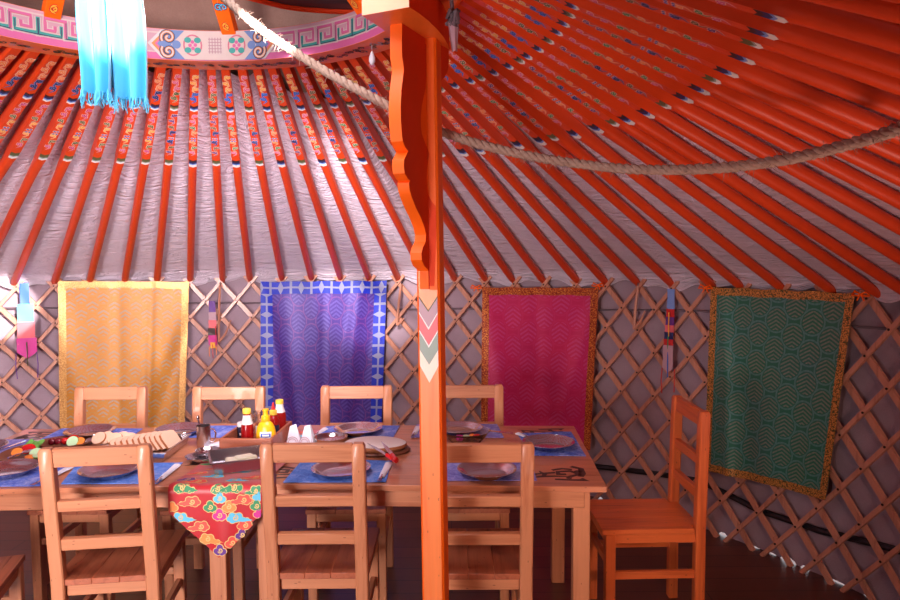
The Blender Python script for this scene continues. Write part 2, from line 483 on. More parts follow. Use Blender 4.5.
# dark scroll strip painted under the rim
def under(u, v): return ((RI+.065+v)*math.cos(u), (RI+.065+v)*math.sin(u), Z0-.0008)
for k in range(44):
    a = math.radians(8+k*4.1)
    for j in range(5):
        c = 'p_dark p_olive p_mauve p_navy p_rose'.split()[random.randrange(5)]
        u = a+random.uniform(0, .055); v = random.uniform(-.018, .018)
        sp = spiral((0, 0), random.uniform(.010, .018), 1.2, random.uniform(0, 6), random.choice((-1, 1)), 9)
        b.ribbon([(u+x/.85, v+y) for x, y in sp], .006, lambda q, w: ((RI+.065+w)*math.cos(q), (RI+.065+w)*math.sin(q), Z0-.001), c)
b.build('rim', crown)
# painted band on the inner face
b = MB(); HB = Z1-Z0
def band(off):
    def f(u, v):   # u metres along, v 0..HB
        a = u/RI; r = RI-.0008-off
        return (r*math.cos(a), r*math.sin(a), Z0+v)
    return f
b0 = band(0); L = 2*PI*RI
for k in range(240):
    u0, u1 = L*k/240, L*(k+1)/240
    b.poly([b0(u0, .001), b0(u1, .001), b0(u1, HB-.001), b0(u0, HB-.001)], 'c_lpink')
    b1 = band(.0004)
    b.poly([b1(u0, .002), b1(u1, .002), b1(u1, .026), b1(u0, .026)], 'c_pink')
    b.poly([b1(u0, .098), b1(u1, .098), b1(u1, .104), b1(u0, .104)], 'c_cream')
    b.poly([b1(u0, .026), b1(u1, .026), b1(u1, .031), b1(u0, .031)], 'c_cream')
def key(u0, flip):
    s_ = .088; f = -1 if flip else 1
    P = [(0, .034), (0, .092), (.066, .092), (.066, .052), (.034, .052), (.034, .070)]
    Q = [(.088, .092), (.088, .036), (.014, .036), (.014, .074)]
    for pts, c1 in ((P, 'c_pink'), (Q, 'c_teal')):
        dense = []
        for (x0, y0), (x1, y1) in zip(pts, pts[1:]):
            for q in range(3): dense.append((x0+(x1-x0)*q/3, y0+(y1-y0)*q/3))
        dense.append(pts[-1])
        pp = [(u0+f*x, y) for x, y in dense]
        b.ribbon(pp, .019, band(.0008 if c1 == 'c_teal' else .0012), 'c_cream')
        b.ribbon(pp, .011, band(.0016 if c1 == 'c_teal' else .002), c1)
        b.ribbon([(x, y-.004) for x, y in pp], .003, band(.0024), 'c_navy' if c1 == 'c_teal' else 'c_rose')
def panel(uc, w=.50):
    lo, hi = uc-w/2, uc+w/2
    mid = HB/2
    for off, c, ins in ((.003, 'c_white', 0), (.0034, 'c_orange', .014), (.0038, 'c_pink', .026), (.0042, 'c_lblue', .034), (.0046, 'c_cream', .085)):
        pts = [(lo+ins, mid), (lo+ins+.05, .004), (hi-ins-.05, .004), (hi-ins, mid), (hi-ins-.05, HB-.004), (lo+ins+.05, HB-.004)]
        # split along the length so the flat faces follow the ring
        for q in range(12):
            x0, x1 = lo+w*q/12, lo+w*(q+1)/12
            b.flat(pts, band(off), c, [(x0, -1), (x1, -1), (x1, 1), (x0, 1)])
    for sgn in (-1, 1):
        ex = uc+sgn*(w/2-.075)
        for vy, fl in ((mid+.026, 1), (mid-.026, -1)):
            sp = spiral((ex, vy), .027, 1.35, PI*.5*fl, -sgn*fl, 18)
            b.ribbon(sp, .017, band(.005), 'c_navy'); b.ribbon(sp, .010, band(.0054), 'c_orange'); b.ribbon(sp, .004, band(.0058), 'c_white')
        b.disc((ex+sgn*-.03, mid), .016, band(.0056), 'c_lblue')
        fc = uc+sgn*.085
        b.ribbon([(fc+.033*math.cos(t), mid+.038*math.sin(t)) for t in [k*PI/10 for k in range(21)]], .006, band(.0052), 'c_rose')
        for q in range(4):
            t = PI/4+q*PI/2
            b.disc((fc+.026*math.cos(t), mid+.027*math.sin(t)), .011, band(.0056), 'c_teal', sx=1.2)
            b.disc((fc+.010*math.cos(t+.7), mid+.012*math.sin(t+.7)), .007, band(.006), 'c_pink')
    for q in range(-2, 3):
        b.ribbon([(uc+q*.011, mid-.030), (uc+q*.011, mid+.030)], .003, band(.0052), 'c_mauve')
        b.ribbon([(uc-.026, mid+q*.012), (uc+.026, mid+q*.012)], .003, band(.0056), 'c_mauve')
P_AZ = [math.radians(92), math.radians(182), math.radians(2), math.radians(272)]
for k in range(4):
    uc = P_AZ[0]*RI+k*L/4
    panel(uc)
    nkey = 8; span = L/4-.50-.02
    for j in range(nkey): key(uc+.26+span*(j+(0 if j < 4 else 1))/nkey, j >= 4)
b.build('painted_band', crown, smooth=False)
HUB = V((0, 0, 2.93))
for k in range(8):
    a = math.radians(88+k*45.5 if k < 2 else 88+k*45)
    p0 = V((.80*math.cos(a), .80*math.sin(a), Z1-.005))
    path = []
    for j in range(9):
        t = j/8; q = p0.lerp(HUB, t); q.z += .10*math.sin(PI*t); path.append(q)
    b = MB(); side = V((-math.sin(a), math.cos(a), 0))
    for j in range(8): b.bar(path[j], path[j+1], .055, .045, 'orange', side, bev=.002, ext=.006)
    for j in range(6):
        q = path[0].lerp(path[1], .3+.55*j) if j < 2 else path[1+(j-1)//2].lerp(path[2+(j-1)//2], .5*((j-1) % 2))
        dirn = (path[2]-path[0]).normalized(); nn = side.cross(dirn)
        if nn.z > 0: nn = -nn
        for sgn in (1, -1):
            sp = spiral((sgn*.010*(j % 2), 0), .016, 1.3, j, sgn, 12)
            b.ribbon(sp, .008, lambda x, y: q+side*x+dirn*y+nn*.0245, 'p_navy' if j % 2 else 'p_red')
            b.ribbon(sp, .003, lambda x, y: q+side*x+dirn*y+nn*.0250, 'p_sky' if j % 2 else 'p_yellow')
    b.build('spoke', crown)
b = MB(); b.lathe([(.0, -.05), (.12, -.05), (.14, -.03), (.14, .03), (.10, .05), (0, .05)], 'orange', 24, HUB); b.build('hub', crown)
# grey pane with a red glazing bar let into the far right of the crown cover
b = MB()
arc = [at_z(px, py, 2.55) for px, py in ((243, -6), (262, -1), (282, 4), (302, 7), (330, 9), (362, 10))]
bk = [at_z(px, py, 2.55) for px, py in ((262, -70), (280, -70), (300, -70), (320, -70), (350, -70), (382, -70))]
for i in range(5): b.poly([arc[i], arc[i+1], bk[i+1], bk[i]], 'crown_glass')
pane = b.build('crown_window'); tag(pane, 'dark grey window pane with red glazing bar at the top of the roof crown', 'window pane')
b = MB(); b.tube([p+V((0, 0, -.008)) for p in arc], .010, 'red_lacquer', 6); b.build('glazing_bar', pane)

# ------------------------------------------------------------------ rafters
def rafter_mesh(var):
    b = MB(); Lr = 2.4
    secs = [(-.10, .036, .046), (0, .042, .050), (.25*1, .043, .050), (.72, .043, .050), (.80, .043, .047)]
    n0 = 0; nn = 12
    def sect(x, w, h, sq):
        for k in range(nn):
            a = 2*PI*(k+.5)/nn; c, s_ = math.cos(a), math.sin(a)
            mxx = max(abs(c), abs(s_)); cs, ss = c/mxx, s_/mxx
            cx, sx_ = (cs*sq+c*(1-sq)*1.06), (ss*sq+s_*(1-sq)*1.06)
            b.v.append((x, cx*w/2, sx_*h/2))
    xs = [(-.10, .032, .046, 1), (0, .034, .050, 1), (.72, .039, .050, 1), (.80, .041, .048, .45), (.95, .041, .045, .08), (1.6, .042, .043, 0), (2.36, .044, .044, 0), (2.45, .034, .034, 0)]
    for x in xs: sect(*x)
    for i in range(len(xs)-1):
        for k in range(nn): b.face((i*nn+k, i*nn+(k+1) % nn, (i+1)*nn+(k+1) % nn, (i+1)*nn+k), 'rafter')
    b.face([k for k in range(nn)][::-1], 'rafter'); b.face([(len(xs)-1)*nn+k for k in range(nn)], 'rafter')
    def mp(off):
        return lambda x, y: (x, y, -.0253-off)
    def curl(x, c, r=.013, kind=0):
        fl = 1 if kind % 2 else -1
        hk = spiral((x-.010, fl*.0035), .0120, 1.05, PI*.5*fl, fl, 9, .35)
        e = hk[-1]
        wave = [(e[0]+.040*q/8, e[1]*(1-q/8)-fl*.0150*math.sin(q/8*PI*1.25)) for q in range(1, 9)]
        path = hk+wave
        wd_ = [.0088]*len(hk)+[.0094, .0094, .0088, .008, .007, .0055, .004, .0015]
        b.ribbon(path, wd_, mp(0.0004), 'p_tone' if c not in ('p_navy', 'p_blue') else 'p_lblue')
        b.ribbon(path, [q*.5 for q in wd_], mp(.0008), c)
    def flower(x):
        for sx_, sy_ in ((-1, -1), (-1, 1), (1, -1), (1, 1)):
            b.disc((x+sx_*.010, sy_*.0065), .0072, mp(.0004), 'p_tone', 9); b.disc((x+sx_*.010, sy_*.0065), .0050, mp(.0008), 'p_blue', 9)
    def bars(x, cols, tip=False):
        for j, (c, wd) in enumerate(cols):
            k = .010; hw_ = .0168 if x < .5 else .0188
            b.poly([mp(.0004)(x, -hw_), mp(.0004)(x+k, 0), mp(.0004)(x, hw_), mp(.0004)(x+wd, hw_), mp(.0004)(x+wd+k, 0), mp(.0004)(x+wd, -hw_)][::-1], c); x += wd
    pal = [('p_yellow', 'p_blue', 'p_pink', 'p_greend', 'p_orange'), ('p_orange', 'p_navy', 'p_magenta', 'p_green', 'p_yellow'), ('p_pink', 'p_green', 'p_purple', 'p_olive', 'p_navy')][var]
    for j, x in enumerate((.035, .078, .118)): curl(x, pal[0], kind=j)
    for j, x in enumerate((.155, .190)): curl(x, pal[1], kind=j)
    bars(.228, [('p_dark', .010), ('p_navy' if var != 2 else 'p_olive', .012), ('p_lblue' if var != 2 else 'p_grey', .008), ('p_white', .010)])
    for j, x in enumerate((.318, .362)): curl(x, pal[2], kind=j)
    curl(.412, pal[3], kind=1)
    curl(.455, pal[4]); flower(.505); curl(.535, pal[4], kind=1)
    curl(.585, pal[3], kind=0)
    curl(.628, pal[2], kind=1)
    if var == 0: bars(.690, [('p_dark', .016), ('p_navy', .018), ('p_lblue', .010), ('p_white', .022)])
    else: bars(.690, [('p_olive', .026), ('p_grey', .008), ('p_white', .016)])
    return b.mesh('rafter', .9)
RM = [rafter_mesh(k) for k in range(3)]
ORD = 'first second third fourth fifth sixth seventh eighth ninth tenth eleventh twelfth thirteenth fourteenth fifteenth sixteenth seventeenth eighteenth nineteenth twentieth'.split()
def rafter_label(i):
    c = 'orange-red roof rafter'
    if i < 0: return f'{c} at upper left, {ORD[-i-1]} left of the one over the left charm'
    if i == 0: return f'{c} ending just above the far left charm'
    if i == 1: return f'{c} ending at the left corner of the yellow banner'
    if i <= 5: return f'{c} ending above the yellow banner, {ORD[i-2]} from its left edge'
    if i <= 7: return f'{c} ending between yellow and blue banners, {["left", "right"][i-6]} one of two'
    if i <= 11: return f'{c} ending above the blue banner, {ORD[i-8]} from its left edge'
    if i == 12: return f'{c} ending between the blue banner and the orange pillar'
    if i == 13: return f'{c} whose lower end is hidden behind the orange pillar'
    if i == 14: return f'{c} ending just right of the orange pillar'
    if i <= 18: return f'{c} ending above the magenta banner, {ORD[i-15]} from its left edge'
    if i == 19: return f'{c} ending at the right corner of the magenta banner'
    if i <= 22: return f'{c} ending between magenta and green banners, {ORD[i-20]} from the left'
    if i <= 25: return f'{c} ending above the green banner, {ORD[i-23]} from its left edge'
    if i == 26: return f'{c} tied at the right corner of the green banner'
    return f'{c} at upper right, {ORD[i-27]} above the one tied at the green banner'
for i in range(-6, 42):
    a = A0-i*DA+random.uniform(-1, 1)*(.005 if i < 22 else .011)
    p, q = head(a), foot(a, .012)
    o = bpy.data.objects.new('rafter', RM[(i*i+2*i) % 3 if i > 12 else (0 if i % 2 else 2) if i > 3 else 1]); C.objects.link(o)
    d = (q-p); xx = d.normalized(); yy = V((0, 0, 1)).cross(xx).normalized(); zz = xx.cross(yy)
    mt = Matrix((xx*(d.length/2.4), yy, zz)).transposed().to_4x4(); mt.translation = p
    o.matrix_world = mt
    tag(o, rafter_label(i), 'rafter', 'painted roof rafters')

# ------------------------------------------------------------------ lattice wall
def lattice(name, a_lo, a_hi, label, seam=0.0):
    b = MB(); slope = 1.16; half = DA/2
    th = .011
    ztop = GW+.035
    def strip(i, sgn, R):
        at = A0-i*DA     # the slat passes the rafter foot i
        pts = []
        for k in range(13):
            z = -.0+ztop*k/12
            a = at+sgn*(GW-.02-z)/(slope*GR)
            pts.append((a, z))
        seg = []
        for k in range(len(pts)-1):
            (a1, z1), (a2, z2) = pts[k], pts[k+1]
            if a_lo <= min(a1, a2) and max(a1, a2) <= a_hi: seg.append((pts[k], pts[k+1]))
            else:
                # clip
                t0, t1 = 0.0, 1.0
                da = a2-a1
                for lim, s_ in ((a_lo, 1), (a_hi, -1)):
                    f1, f2 = (a1-lim)*s_, (a2-lim)*s_
                    if f1 < 0 and f2 < 0: t0, t1 = 1, 0
                    elif f1 < 0: t0 = max(t0, f1/(f1-f2))
                    elif f2 < 0: t1 = min(t1, f1/(f1-f2))
                if t1-t0 > .02: seg.append(((a1+da*t0, z1+(z2-z1)*t0), (a1+da*t1, z1+(z2-z1)*t1)))
        if not seg: return
        chain = [seg[0][0]]+[s2 for _, s2 in seg]
        wdt = .036 if sgn < 0 else .026
        base = len(b.v)
        jit = random.uniform(-.003, .003)
        for k, (a, z) in enumerate(chain):
            p = wp(a, z, R); k2 = min(k+1, len(chain)-1); k1 = max(k-1, 0)
            t = (wp(chain[k2][0], chain[k2][1], R)-wp(chain[k1][0], chain[k1][1], R)).normalized()
            nr = V((-math.cos(a), -math.sin(a), 0)); sd = t.cross(nr).normalized()
            for cx, cy in ((-1, -.5), (-.8, .5), (.8, .5), (1, -.5)):
                b.v.append(tuple(p+sd*(cx*wdt/2)+nr*(cy*th)+sd*jit))
        for k in range(len(chain)-1):
            for j in range(4): b.face((base+k*4+j, base+k*4+(j+1) % 4, base+(k+1)*4+(j+1) % 4, base+(k+1)*4+j), 'lath_z')
        b.face((base, base+1, base+2, base+3), 'lath_z'); e = base+(len(chain)-1)*4; b.face((e+3, e+2, e+1, e), 'lath_z')
    lo_i = int((A0-a_hi)/DA)-12; hi_i = int((A0-a_lo)/DA)+12
    for i in range(lo_i, hi_i): strip(i, 1, GR-.012); strip(i, -1, GR+.002)
    # rivets at the crossings
    for i in range(lo_i, hi_i):
        for j in range(0, 14):
            ang = A0-i*DA+j*half; z = GW-.02-j*half*slope*GR
            if z < .03 or not (a_lo < ang < a_hi): continue
            p = wp(ang, z, GR-.018); nr = V((-math.cos(ang), -math.sin(ang), 0))
            b.tube([p-nr*.004, p+nr*.003], .006, 'iron', 6)
    o = b.build(name); return tag(o, label, 'lattice wall', 'wooden lattice wall sections')
R_ = math.radians
lattice('lattice_panel', R_(106), R_(150), 'crossed wooden lattice wall section at far left, left of and behind the yellow banner')
lattice('lattice_panel', R_(83.5), R_(106.5), 'crossed wooden lattice wall section between the yellow and blue banners')
lattice('lattice_panel', R_(57), R_(84), 'crossed wooden lattice wall section behind the orange pillar, blue to magenta banner')
lattice('lattice_panel', R_(30), R_(57.5), 'crossed wooden lattice wall section between the magenta and green banners')
lattice('lattice_panel', R_(-12), R_(30.5), 'crossed wooden lattice wall section at far right, beyond the green banner')
# horizontal cord & pipe along the wall
def wall_line(name, pts, r, mat, R, label, cat):
    w = [at_wall(*p, R) for p in pts]; path = []
    for (a1, z1), (a2, z2) in zip(w, w[1:]):
        for q in range(8): path.append(wp(a1+(a2-a1)*q/8, z1+(z2-z1)*q/8, R))
    path.append(wp(w[-1][0], w[-1][1], R))
    b = MB(); b.tube(path, r, mat, 8); return tag(b.build(name), label, cat)
wall_line('wall_pipe', [(470, 452), (540, 459), (600, 467), (650, 473), (700, 481), (760, 511), (820, 531), (890, 548), (960, 570)], .017, 'black_pipe', GR+.028, 'black pipe running low along the wall behind the lattice at right', 'pipe')
wall_line('stretched_cord', [(-30, 308), (60, 308), (190, 303), (260, 303), (390, 310), (430, 309), (600, 310), (700, 311), (860, 327), (960, 334)], .006, 'cord', GR+.018, 'thin grey cord strung round the wall behind the lattice tops', 'cord')

# ------------------------------------------------------------------ banners
def banner(name, label, cat, corners, cloth, border, sides, bw=.055, folds=(), cell=None, R0=.036, bulge=0):
    (TL, TR, BL, BR) = [at_wall(*c, GR-R0) for c in corners]
    wid = abs(TL[0]-TR[0])*GR; hei = TL[1]-BL[1]
    def srf(off):
        def f(u, v):   # v 0 top .. 1 bottom
            aT = TL[0]+(TR[0]-TL[0])*u; aB = BL[0]+(BR[0]-BL[0])*u; a = aT+(aB-aT)*v
            zT = TL[1]+(TR[1]-TL[1])*u; zB = BL[1]+(BR[1]-BL[1])*u; z = zT+(zB-zT)*v
            z -= .006*math.sin(PI*u*4)**2*(1-v)**3
            a += bulge/GR*math.sin(PI*v)*u
            d = 0
            for fu, amp, wd, slant in folds: d += amp*math.exp(-((u-fu-slant*(v-.5))/wd)**2)*(.35+.65*v)
            d += .004*math.sin(u*9+v*3)*v+.012*v
            if d < -.012: d = -.012-(-.012-d)*.12
            return wp(a, z, GR-R0-d-off)
        return f
    b = MB(); b.grid(srf(0), 40, 44, cloth)
    o = b.build(name, sharp=3); tag(o, label, cat, 'brocade banners on the wall')
    fu, fv = bw/wid, bw/hei
    s2 = srf(.0022)
    def strip(u0, u1, v0, v1, along):
        b = MB(); nu, nv = (40, 3) if along == 'u' else (3, 44)
        ln = (wid*(u1-u0) if along == 'u' else hei*(v1-v0))
        def uvf(u, v):
            if cell: return (u*ln/cell, v) if along == 'u' else (v*ln/cell, u)
            return ((u0+(u1-u0)*u)*wid, (v0+(v1-v0)*v)*hei)
        b.grid(lambda u, v: s2(u0+(u1-u0)*u, v0+(v1-v0)*v), nu, nv, border, uvf); b.build('border', o, sharp=3)
    if 't' in sides: strip(0, 1, 0, fv, 'u')
    if 'b' in sides: strip(0, 1, 1-fv, 1, 'u')
    v0 = fv if 't' in sides else 0; v1 = 1-fv if 'b' in sides else 1
    if 'l' in sides: strip(0, fu, v0, v1, 'v')
    if 'r' in sides: strip(1-fu, 1, v0, v1, 'v')
    return o
yb = banner('wall_banner', 'yellow gold brocade banner with gold ribbon edges on the lattice wall', 'banner', [(58, 280.5), (189, 281.5), (60, 452), (184, 452)], 'br_yellow', 'gold_pale', 'tlr', .048,
       [(.08, -.02, .09, .35), (.9, -.018, .08, -.45), (.7, .014, .02, .0), (.45, .008, .05, .02)])
banner('wall_banner', 'purple blue brocade banner with blue and white cross-pattern border', 'banner', [(260, 281.5), (387, 280.5), (262, 452), (381, 452)], 'br_blue', 'blue_border', 'tlr', .092,
       [(.12, -.04, .06, .25), (.72, -.042, .045, -.14), (.86, .02, .05, -.18), (.5, .008, .02, 0), (.25, .012, .06, .1)], cell=.155)
banner('wall_banner', 'magenta pink brocade banner with red and gold ribbon edges', 'banner', [(482, 287), (598, 287.5), (482, 446), (591, 450)], 'br_magenta', 'gold_red', 'tlr', .052,
       [(.15, -.02, .1, .25), (.85, -.02, .08, -.35), (.5, .01, .06, .05)])
banner('wall_banner', 'green brocade banner with hexagon medallions and gold edges hanging crooked', 'banner', [(711, 286.5), (855, 293), (706, 470), (827, 500)], 'br_green', 'gold_green', 'tlrb', .042,
       [(.15, .02, .04, .12), (.3, -.012, .08, .2), (.75, -.014, .12, -.2)], bulge=-.0)
# orange tie knots at banner corners
for px, py, lab in ((477, 287, 'orange tie knot at the left corner of the magenta banner'), (599, 285, 'orange tie knot at the right corner of the magenta banner'), (707, 287, 'orange tie knot at the left corner of the green banner'), (863, 294, 'orange tie knot at the right corner of the green banner')):
    a, z = at_wall(px, py, GR-.03); b = MB(); p = wp(a, z, GR-.045); tg = V((-math.sin(a), math.cos(a), 0))
    for sgn in (-1, 1):
        b.tube([p, p+tg*.03*sgn+V((0, 0, .012)), p+tg*.042*sgn+V((0, 0, -.006)), p+tg*.012*sgn+V((0, 0, -.008)), p], [.004, .006, .006, .005, .004], 'orange', 6)
        b.tube([p, p+tg*.018*sgn+V((0, 0, -.03))], .0035, 'orange', 6)
    tag(b.build('tie_knot'), lab, 'tie knot', 'orange tie knots on the banners')

# ------------------------------------------------------------------ wall charms & hooks
def charm(label, segs, px, strings, point=True):
    "flat layered cloth strip hung from the lattice: segs = (y0,y1,half width px,mat)"
    a, z = at_wall(px, segs[0][0], GR-.03)
    t = thing('cloth_charm', label, 'charm', wp(a, z, GR-.03), a+PI/2, 'cloth charms hanging on the wall')
    def w(y): return at_wall(px, y, GR-.03)[1]-z
    sc = (wp(a, z)-CAM).length/FPX
    for k, (y0, y1, hw, mat, tip) in enumerate(segs):
        b = MB(); off = .004*k; h = hw*sc; z0, z1 = w(y0), w(y1)
        def fn(u, v, o_=0): return (-h+2*h*u, (off+o_)+.003*math.sin(u*3+v*4), z0+(z1-z0)*v-(tip*sc*(1-abs(2*u-1)) if v > .99 else 0))
        b.grid(lambda u, v: fn(u, v), 6, 5, mat); b.grid(lambda u, v: fn(1-u, v, -.0015), 6, 5, mat)
        b.build('cloth_strip', t, sharp=3)
    for dx, y0, y1, mat in strings:
        b = MB(); b.tube([(dx*sc, .022, w(y0)), (dx*sc*1.1, .026, (w(y0)+w(y1))/2), (dx*sc, .022, w(y1))], .0032, mat, 6)
        b.build('tassel_string', t)
    return t
charm('cloth charm with blue top and magenta point by the bright patch at far left', [(283, 306, 3.5, 'p_blue', 0), (304, 326, 6, 'p_sky', 0), (322, 344, 6.5, 'p_rose', 2), (338, 352, 7.5, 'p_magenta', 6)], 24,
      [(-7, 352, 378, 'p_purple'), (0, 342, 366, 'p_olive'), (8, 352, 378, 'p_purple')])
charm('narrow patchwork cloth charm hanging between the yellow and blue banners', [(301, 314, 3, 'p_purple', 0), (312, 322, 3.4, 'p_mauve', 0), (320, 330, 3.6, 'p_rose', 0), (328, 336, 4.2, 'p_dark', 0), (335, 344, 4, 'p_magenta', 4), (342, 348, 2.2, 'p_yellow', 0)], 212,
      [(-3, 326, 343, 'p_red'), (0, 344, 358, 'p_red'), (3, 346, 356, 'p_orange'), (-3, 346, 355, 'p_orange')])
charm('long layered cloth charm with blue top and red strings between magenta and green banners', [(289, 308, 4, 'p_lblue', 4), (309, 318, 4.5, 'p_red', 0), (317, 326, 4.6, 'p_purple', 0), (325, 333, 4.8, 'p_rose', 2), (332, 340, 5, 'p_navy', 0), (339, 347, 5.2, 'p_red', 3), (345, 368, 5.5, 'p_mauve', 4)], 671,
      [(-.5, 312, 336, 'p_yellow'), (0, 336, 352, 'p_greend'), (0, 350, 377, 'p_blue'), (-7, 368, 391, 'p_red'), (6, 368, 394, 'p_red')])
def hook(label, top, bot, tip):
    b = MB(); R = GR-.034
    P = [wp(*at_wall(*q, R), R) for q in (top, ((top[0]+bot[0])/2-.5, (top[1]+bot[1])/2), bot)]
    b.tube(P, .009, 'lath_z', 6)
    Q = [wp(*at_wall(*q, R), R) for q in (bot, ((bot[0]*.45+tip[0]*.55), (bot[1]*.62+tip[1]*.38)), tip)]
    b.tube(Q, [.010, .009, .004], 'lath_z', 6)
    b.tube([P[0]+V((0, 0, .02)), P[0]], .003, 'cord', 6)
    tag(b.build('wooden_hook'), label, 'hook', 'bent wooden hooks on the lattice')
hook('bent wooden hook on the lattice between the yellow and blue banners', (220, 285), (219, 342), (231, 320))
hook('bent wooden hook on the lattice just left of the orange pillar', (401, 284), (397, 325), (404, 318))
hook('bent wooden hook on the lattice right of the magenta banner', (638, 286), (634, 329), (645, 311))

# ------------------------------------------------------------------ pillar with bracket and cap
PX, PY = -.0605, 2.25
TH = R_(13); TB = R_(23)
pil = thing('roof_pillar', 'bright orange wooden pillar with scalloped bracket holding up the crown ring', 'pillar', (PX, PY, 0))
b = MB(); W = .074
rz = Matrix.Rotation(-TH, 3, 'Z')
ztop = 2.30
lean = V((.012, 0, 0))
fx, fy = rz @ V((1, 0, 0)), rz @ V((0, -1, 0))      # right along the front face, outward normal of front face
def pc(x, y, z): return V((0, 0, 0))+lean*(1-z/1.5)+fx*x+fy*y+V((0, 0, z))
h = W/2; ch = .007
cs = [(-h+ch, h), (h-ch, h), (h, h-ch), (h, -h+ch), (h-ch, -h), (-h+ch, -h), (-h, -h+ch), (-h, h-ch)]
zz_ = [0, 1.05, ztop]
for z in zz_:
    for x, y in cs: b.v.append(tuple(pc(x, y, z)))
for i in range(2):
    for k in range(8):
        mat = 'orange'
        if False: mat = 'red_lacquer'
        if k == 0: mat = 'orange_lit'  # front face paler: glare from the left put into its colour
        b.face((i*8+k, i*8+(k+1) % 8, (i+1)*8+(k+1) % 8, (i+1)*8+k), mat)
b.face(range(16, 24), 'orange'); b.face(range(7, -1, -1), 'orange')
def zpx(y): return at_y(430, y, PY-.04).z
def vee(y0l, y0c, y1l, y1c, mat, off):
    f = lambda x, y: pc(x, h+off, zpx(y))
    b.poly([f(-h+ch, y0l), f(-h+ch, y1l), f(0, y1c), f(h-ch, y1l), f(h-ch, y0l), f(0, y0c)], mat)
vee(298, 312, 313, 329, 'p_mauve', .0006)
vee(312, 327.5, 314, 330, 'p_white', .0008)
vee(314, 330, 331, 347, 'p_rose', .0006)
vee(330, 345.5, 332, 348, 'p_white', .0008)
vee(332, 348, 350, 365, 'p_grey', .0006)
vee(350, 365, 366, 383, 'p_cream', .0006)
vee(296, 310, 298, 312, 'p_olive', .0008)
b.build('post', pil)
# bracket board
prof = [(18, 390), (40, 390), (58, 390.2), (66, 391.5), (72, 392), (80, 391), (92, 389.5), (108, 388.8), (122, 389), (134, 390), (142, 391), (148, 393.5), (152, 396.5), (155, 395), (160, 392.5), (166, 392), (174, 393), (179, 396), (181.5, 398.5), (183, 397.5), (190, 398), (197, 400), (207, 404), (218, 409.5), (228, 413.5), (235, 415), (242, 414.5), (248, 411.5), (253, 410.2), (260, 410.6), (266, 413), (269, 416.5), (271, 417.5), (278, 419), (284, 423), (289, 427)]
fb = Matrix.Rotation(-TB, 3, 'Z') @ V((0, -1, 0)); sb = Matrix.Rotation(-TB, 3, 'Z') @ V((1, 0, 0))
T2 = .038
P2 = []
PO = V((PX, PY, 0))
def face_z(y): return at_y(428, y, PY-.04).z
def root_at(z): return pc(-h+.004+T2/2, h-.002, z)         # the board is fixed to the left half of the front face
for y, x in prof:
    p = .1
    for _ in range(12):
        r3 = PO+root_at(face_z(y))+fb*p-sb*T2/2
        z = at_y(x, y, r3.y).z
        r3 = PO+root_at(z)+fb*p-sb*T2/2
        X_ = 450+FPX*((r3-CAM).dot(CX))/((r3-CAM).dot(_f))
        p = max(.004, p+(X_-x)/150.0)
    P2.append((p, z))
P2[0] = (P2[0][0], 2.258)
def bpnt(p, s_, z): return root_at(z)+fb*p+sb*s_
def tint(y): return 0
b = MB(); n = len(P2)
for s_ in (-T2/2, T2/2):
    for p, z in P2: b.v.append(tuple(bpnt(p, s_, z)))
    for p, z in P2: b.v.append(tuple(bpnt(-.02, s_, z)))
for i in range(n-1):
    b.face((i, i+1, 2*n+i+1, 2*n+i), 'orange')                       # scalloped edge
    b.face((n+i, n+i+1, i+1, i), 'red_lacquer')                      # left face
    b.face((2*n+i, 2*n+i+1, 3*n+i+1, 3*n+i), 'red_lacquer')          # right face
b.face((0, 2*n, 3*n, n), 'orange'); b.face((n-1, 2*n-1, 4*n-1, 3*n-1), 'orange')
b.build('bracket', pil, sharp=.5)
# two tones beside the bracket: dark red patch on the post, its edge echoing the scallops
edge = [(44, 426.5), (60, 426.5), (75, 426.5), (88, 426), (97, 424), (106, 422), (116, 421), (126, 421), (134, 422), (141, 424.5), (148, 427.5), (154, 429.5), (160, 428.5), (168, 427), (178, 426.5), (188, 427), (195, 428.5), (201, 431.5), (206, 435.5), (208, 436.8), (230, 436.5), (260, 435.5), (276, 434.8), (286, 434.4)]
def on_plane(px, py, o, nrm):
    d = ray(px, py); return CAM+d*((o-CAM).dot(nrm)/d.dot(nrm))
def x_on_face(px, py):
    q = on_plane(px, py, PO+pc(0, h, 1.6), fy)-PO; return (q-pc(0, h, q.z)).dot(fx), q.z
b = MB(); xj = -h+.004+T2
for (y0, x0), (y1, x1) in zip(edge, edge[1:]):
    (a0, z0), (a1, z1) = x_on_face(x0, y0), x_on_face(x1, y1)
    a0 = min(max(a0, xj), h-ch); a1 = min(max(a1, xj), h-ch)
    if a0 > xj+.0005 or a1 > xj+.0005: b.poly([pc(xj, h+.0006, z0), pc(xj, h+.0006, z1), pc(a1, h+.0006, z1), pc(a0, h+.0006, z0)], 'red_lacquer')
    # orange on the board's right side where the edge runs in front of the joint
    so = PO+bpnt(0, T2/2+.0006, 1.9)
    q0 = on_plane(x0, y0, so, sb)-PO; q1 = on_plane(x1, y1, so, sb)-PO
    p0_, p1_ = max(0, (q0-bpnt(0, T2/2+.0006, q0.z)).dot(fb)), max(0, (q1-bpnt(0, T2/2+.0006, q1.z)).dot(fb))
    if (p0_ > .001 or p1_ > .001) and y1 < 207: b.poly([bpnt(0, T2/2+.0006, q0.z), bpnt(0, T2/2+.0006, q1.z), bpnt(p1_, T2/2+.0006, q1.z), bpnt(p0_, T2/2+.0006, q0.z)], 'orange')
b.build('edge_tones', pil, smooth=False)
# orange upper half of the front face, right of the board
b = MB(); b.poly([pc(xj, h+.0003, zpx(290)), pc(h-ch, h+.0003, zpx(290)), pc(h-ch, h+.0003, 2.258), pc(xj, h+.0003, 2.258)], 'orange'); b.build('orange_panel', pil)
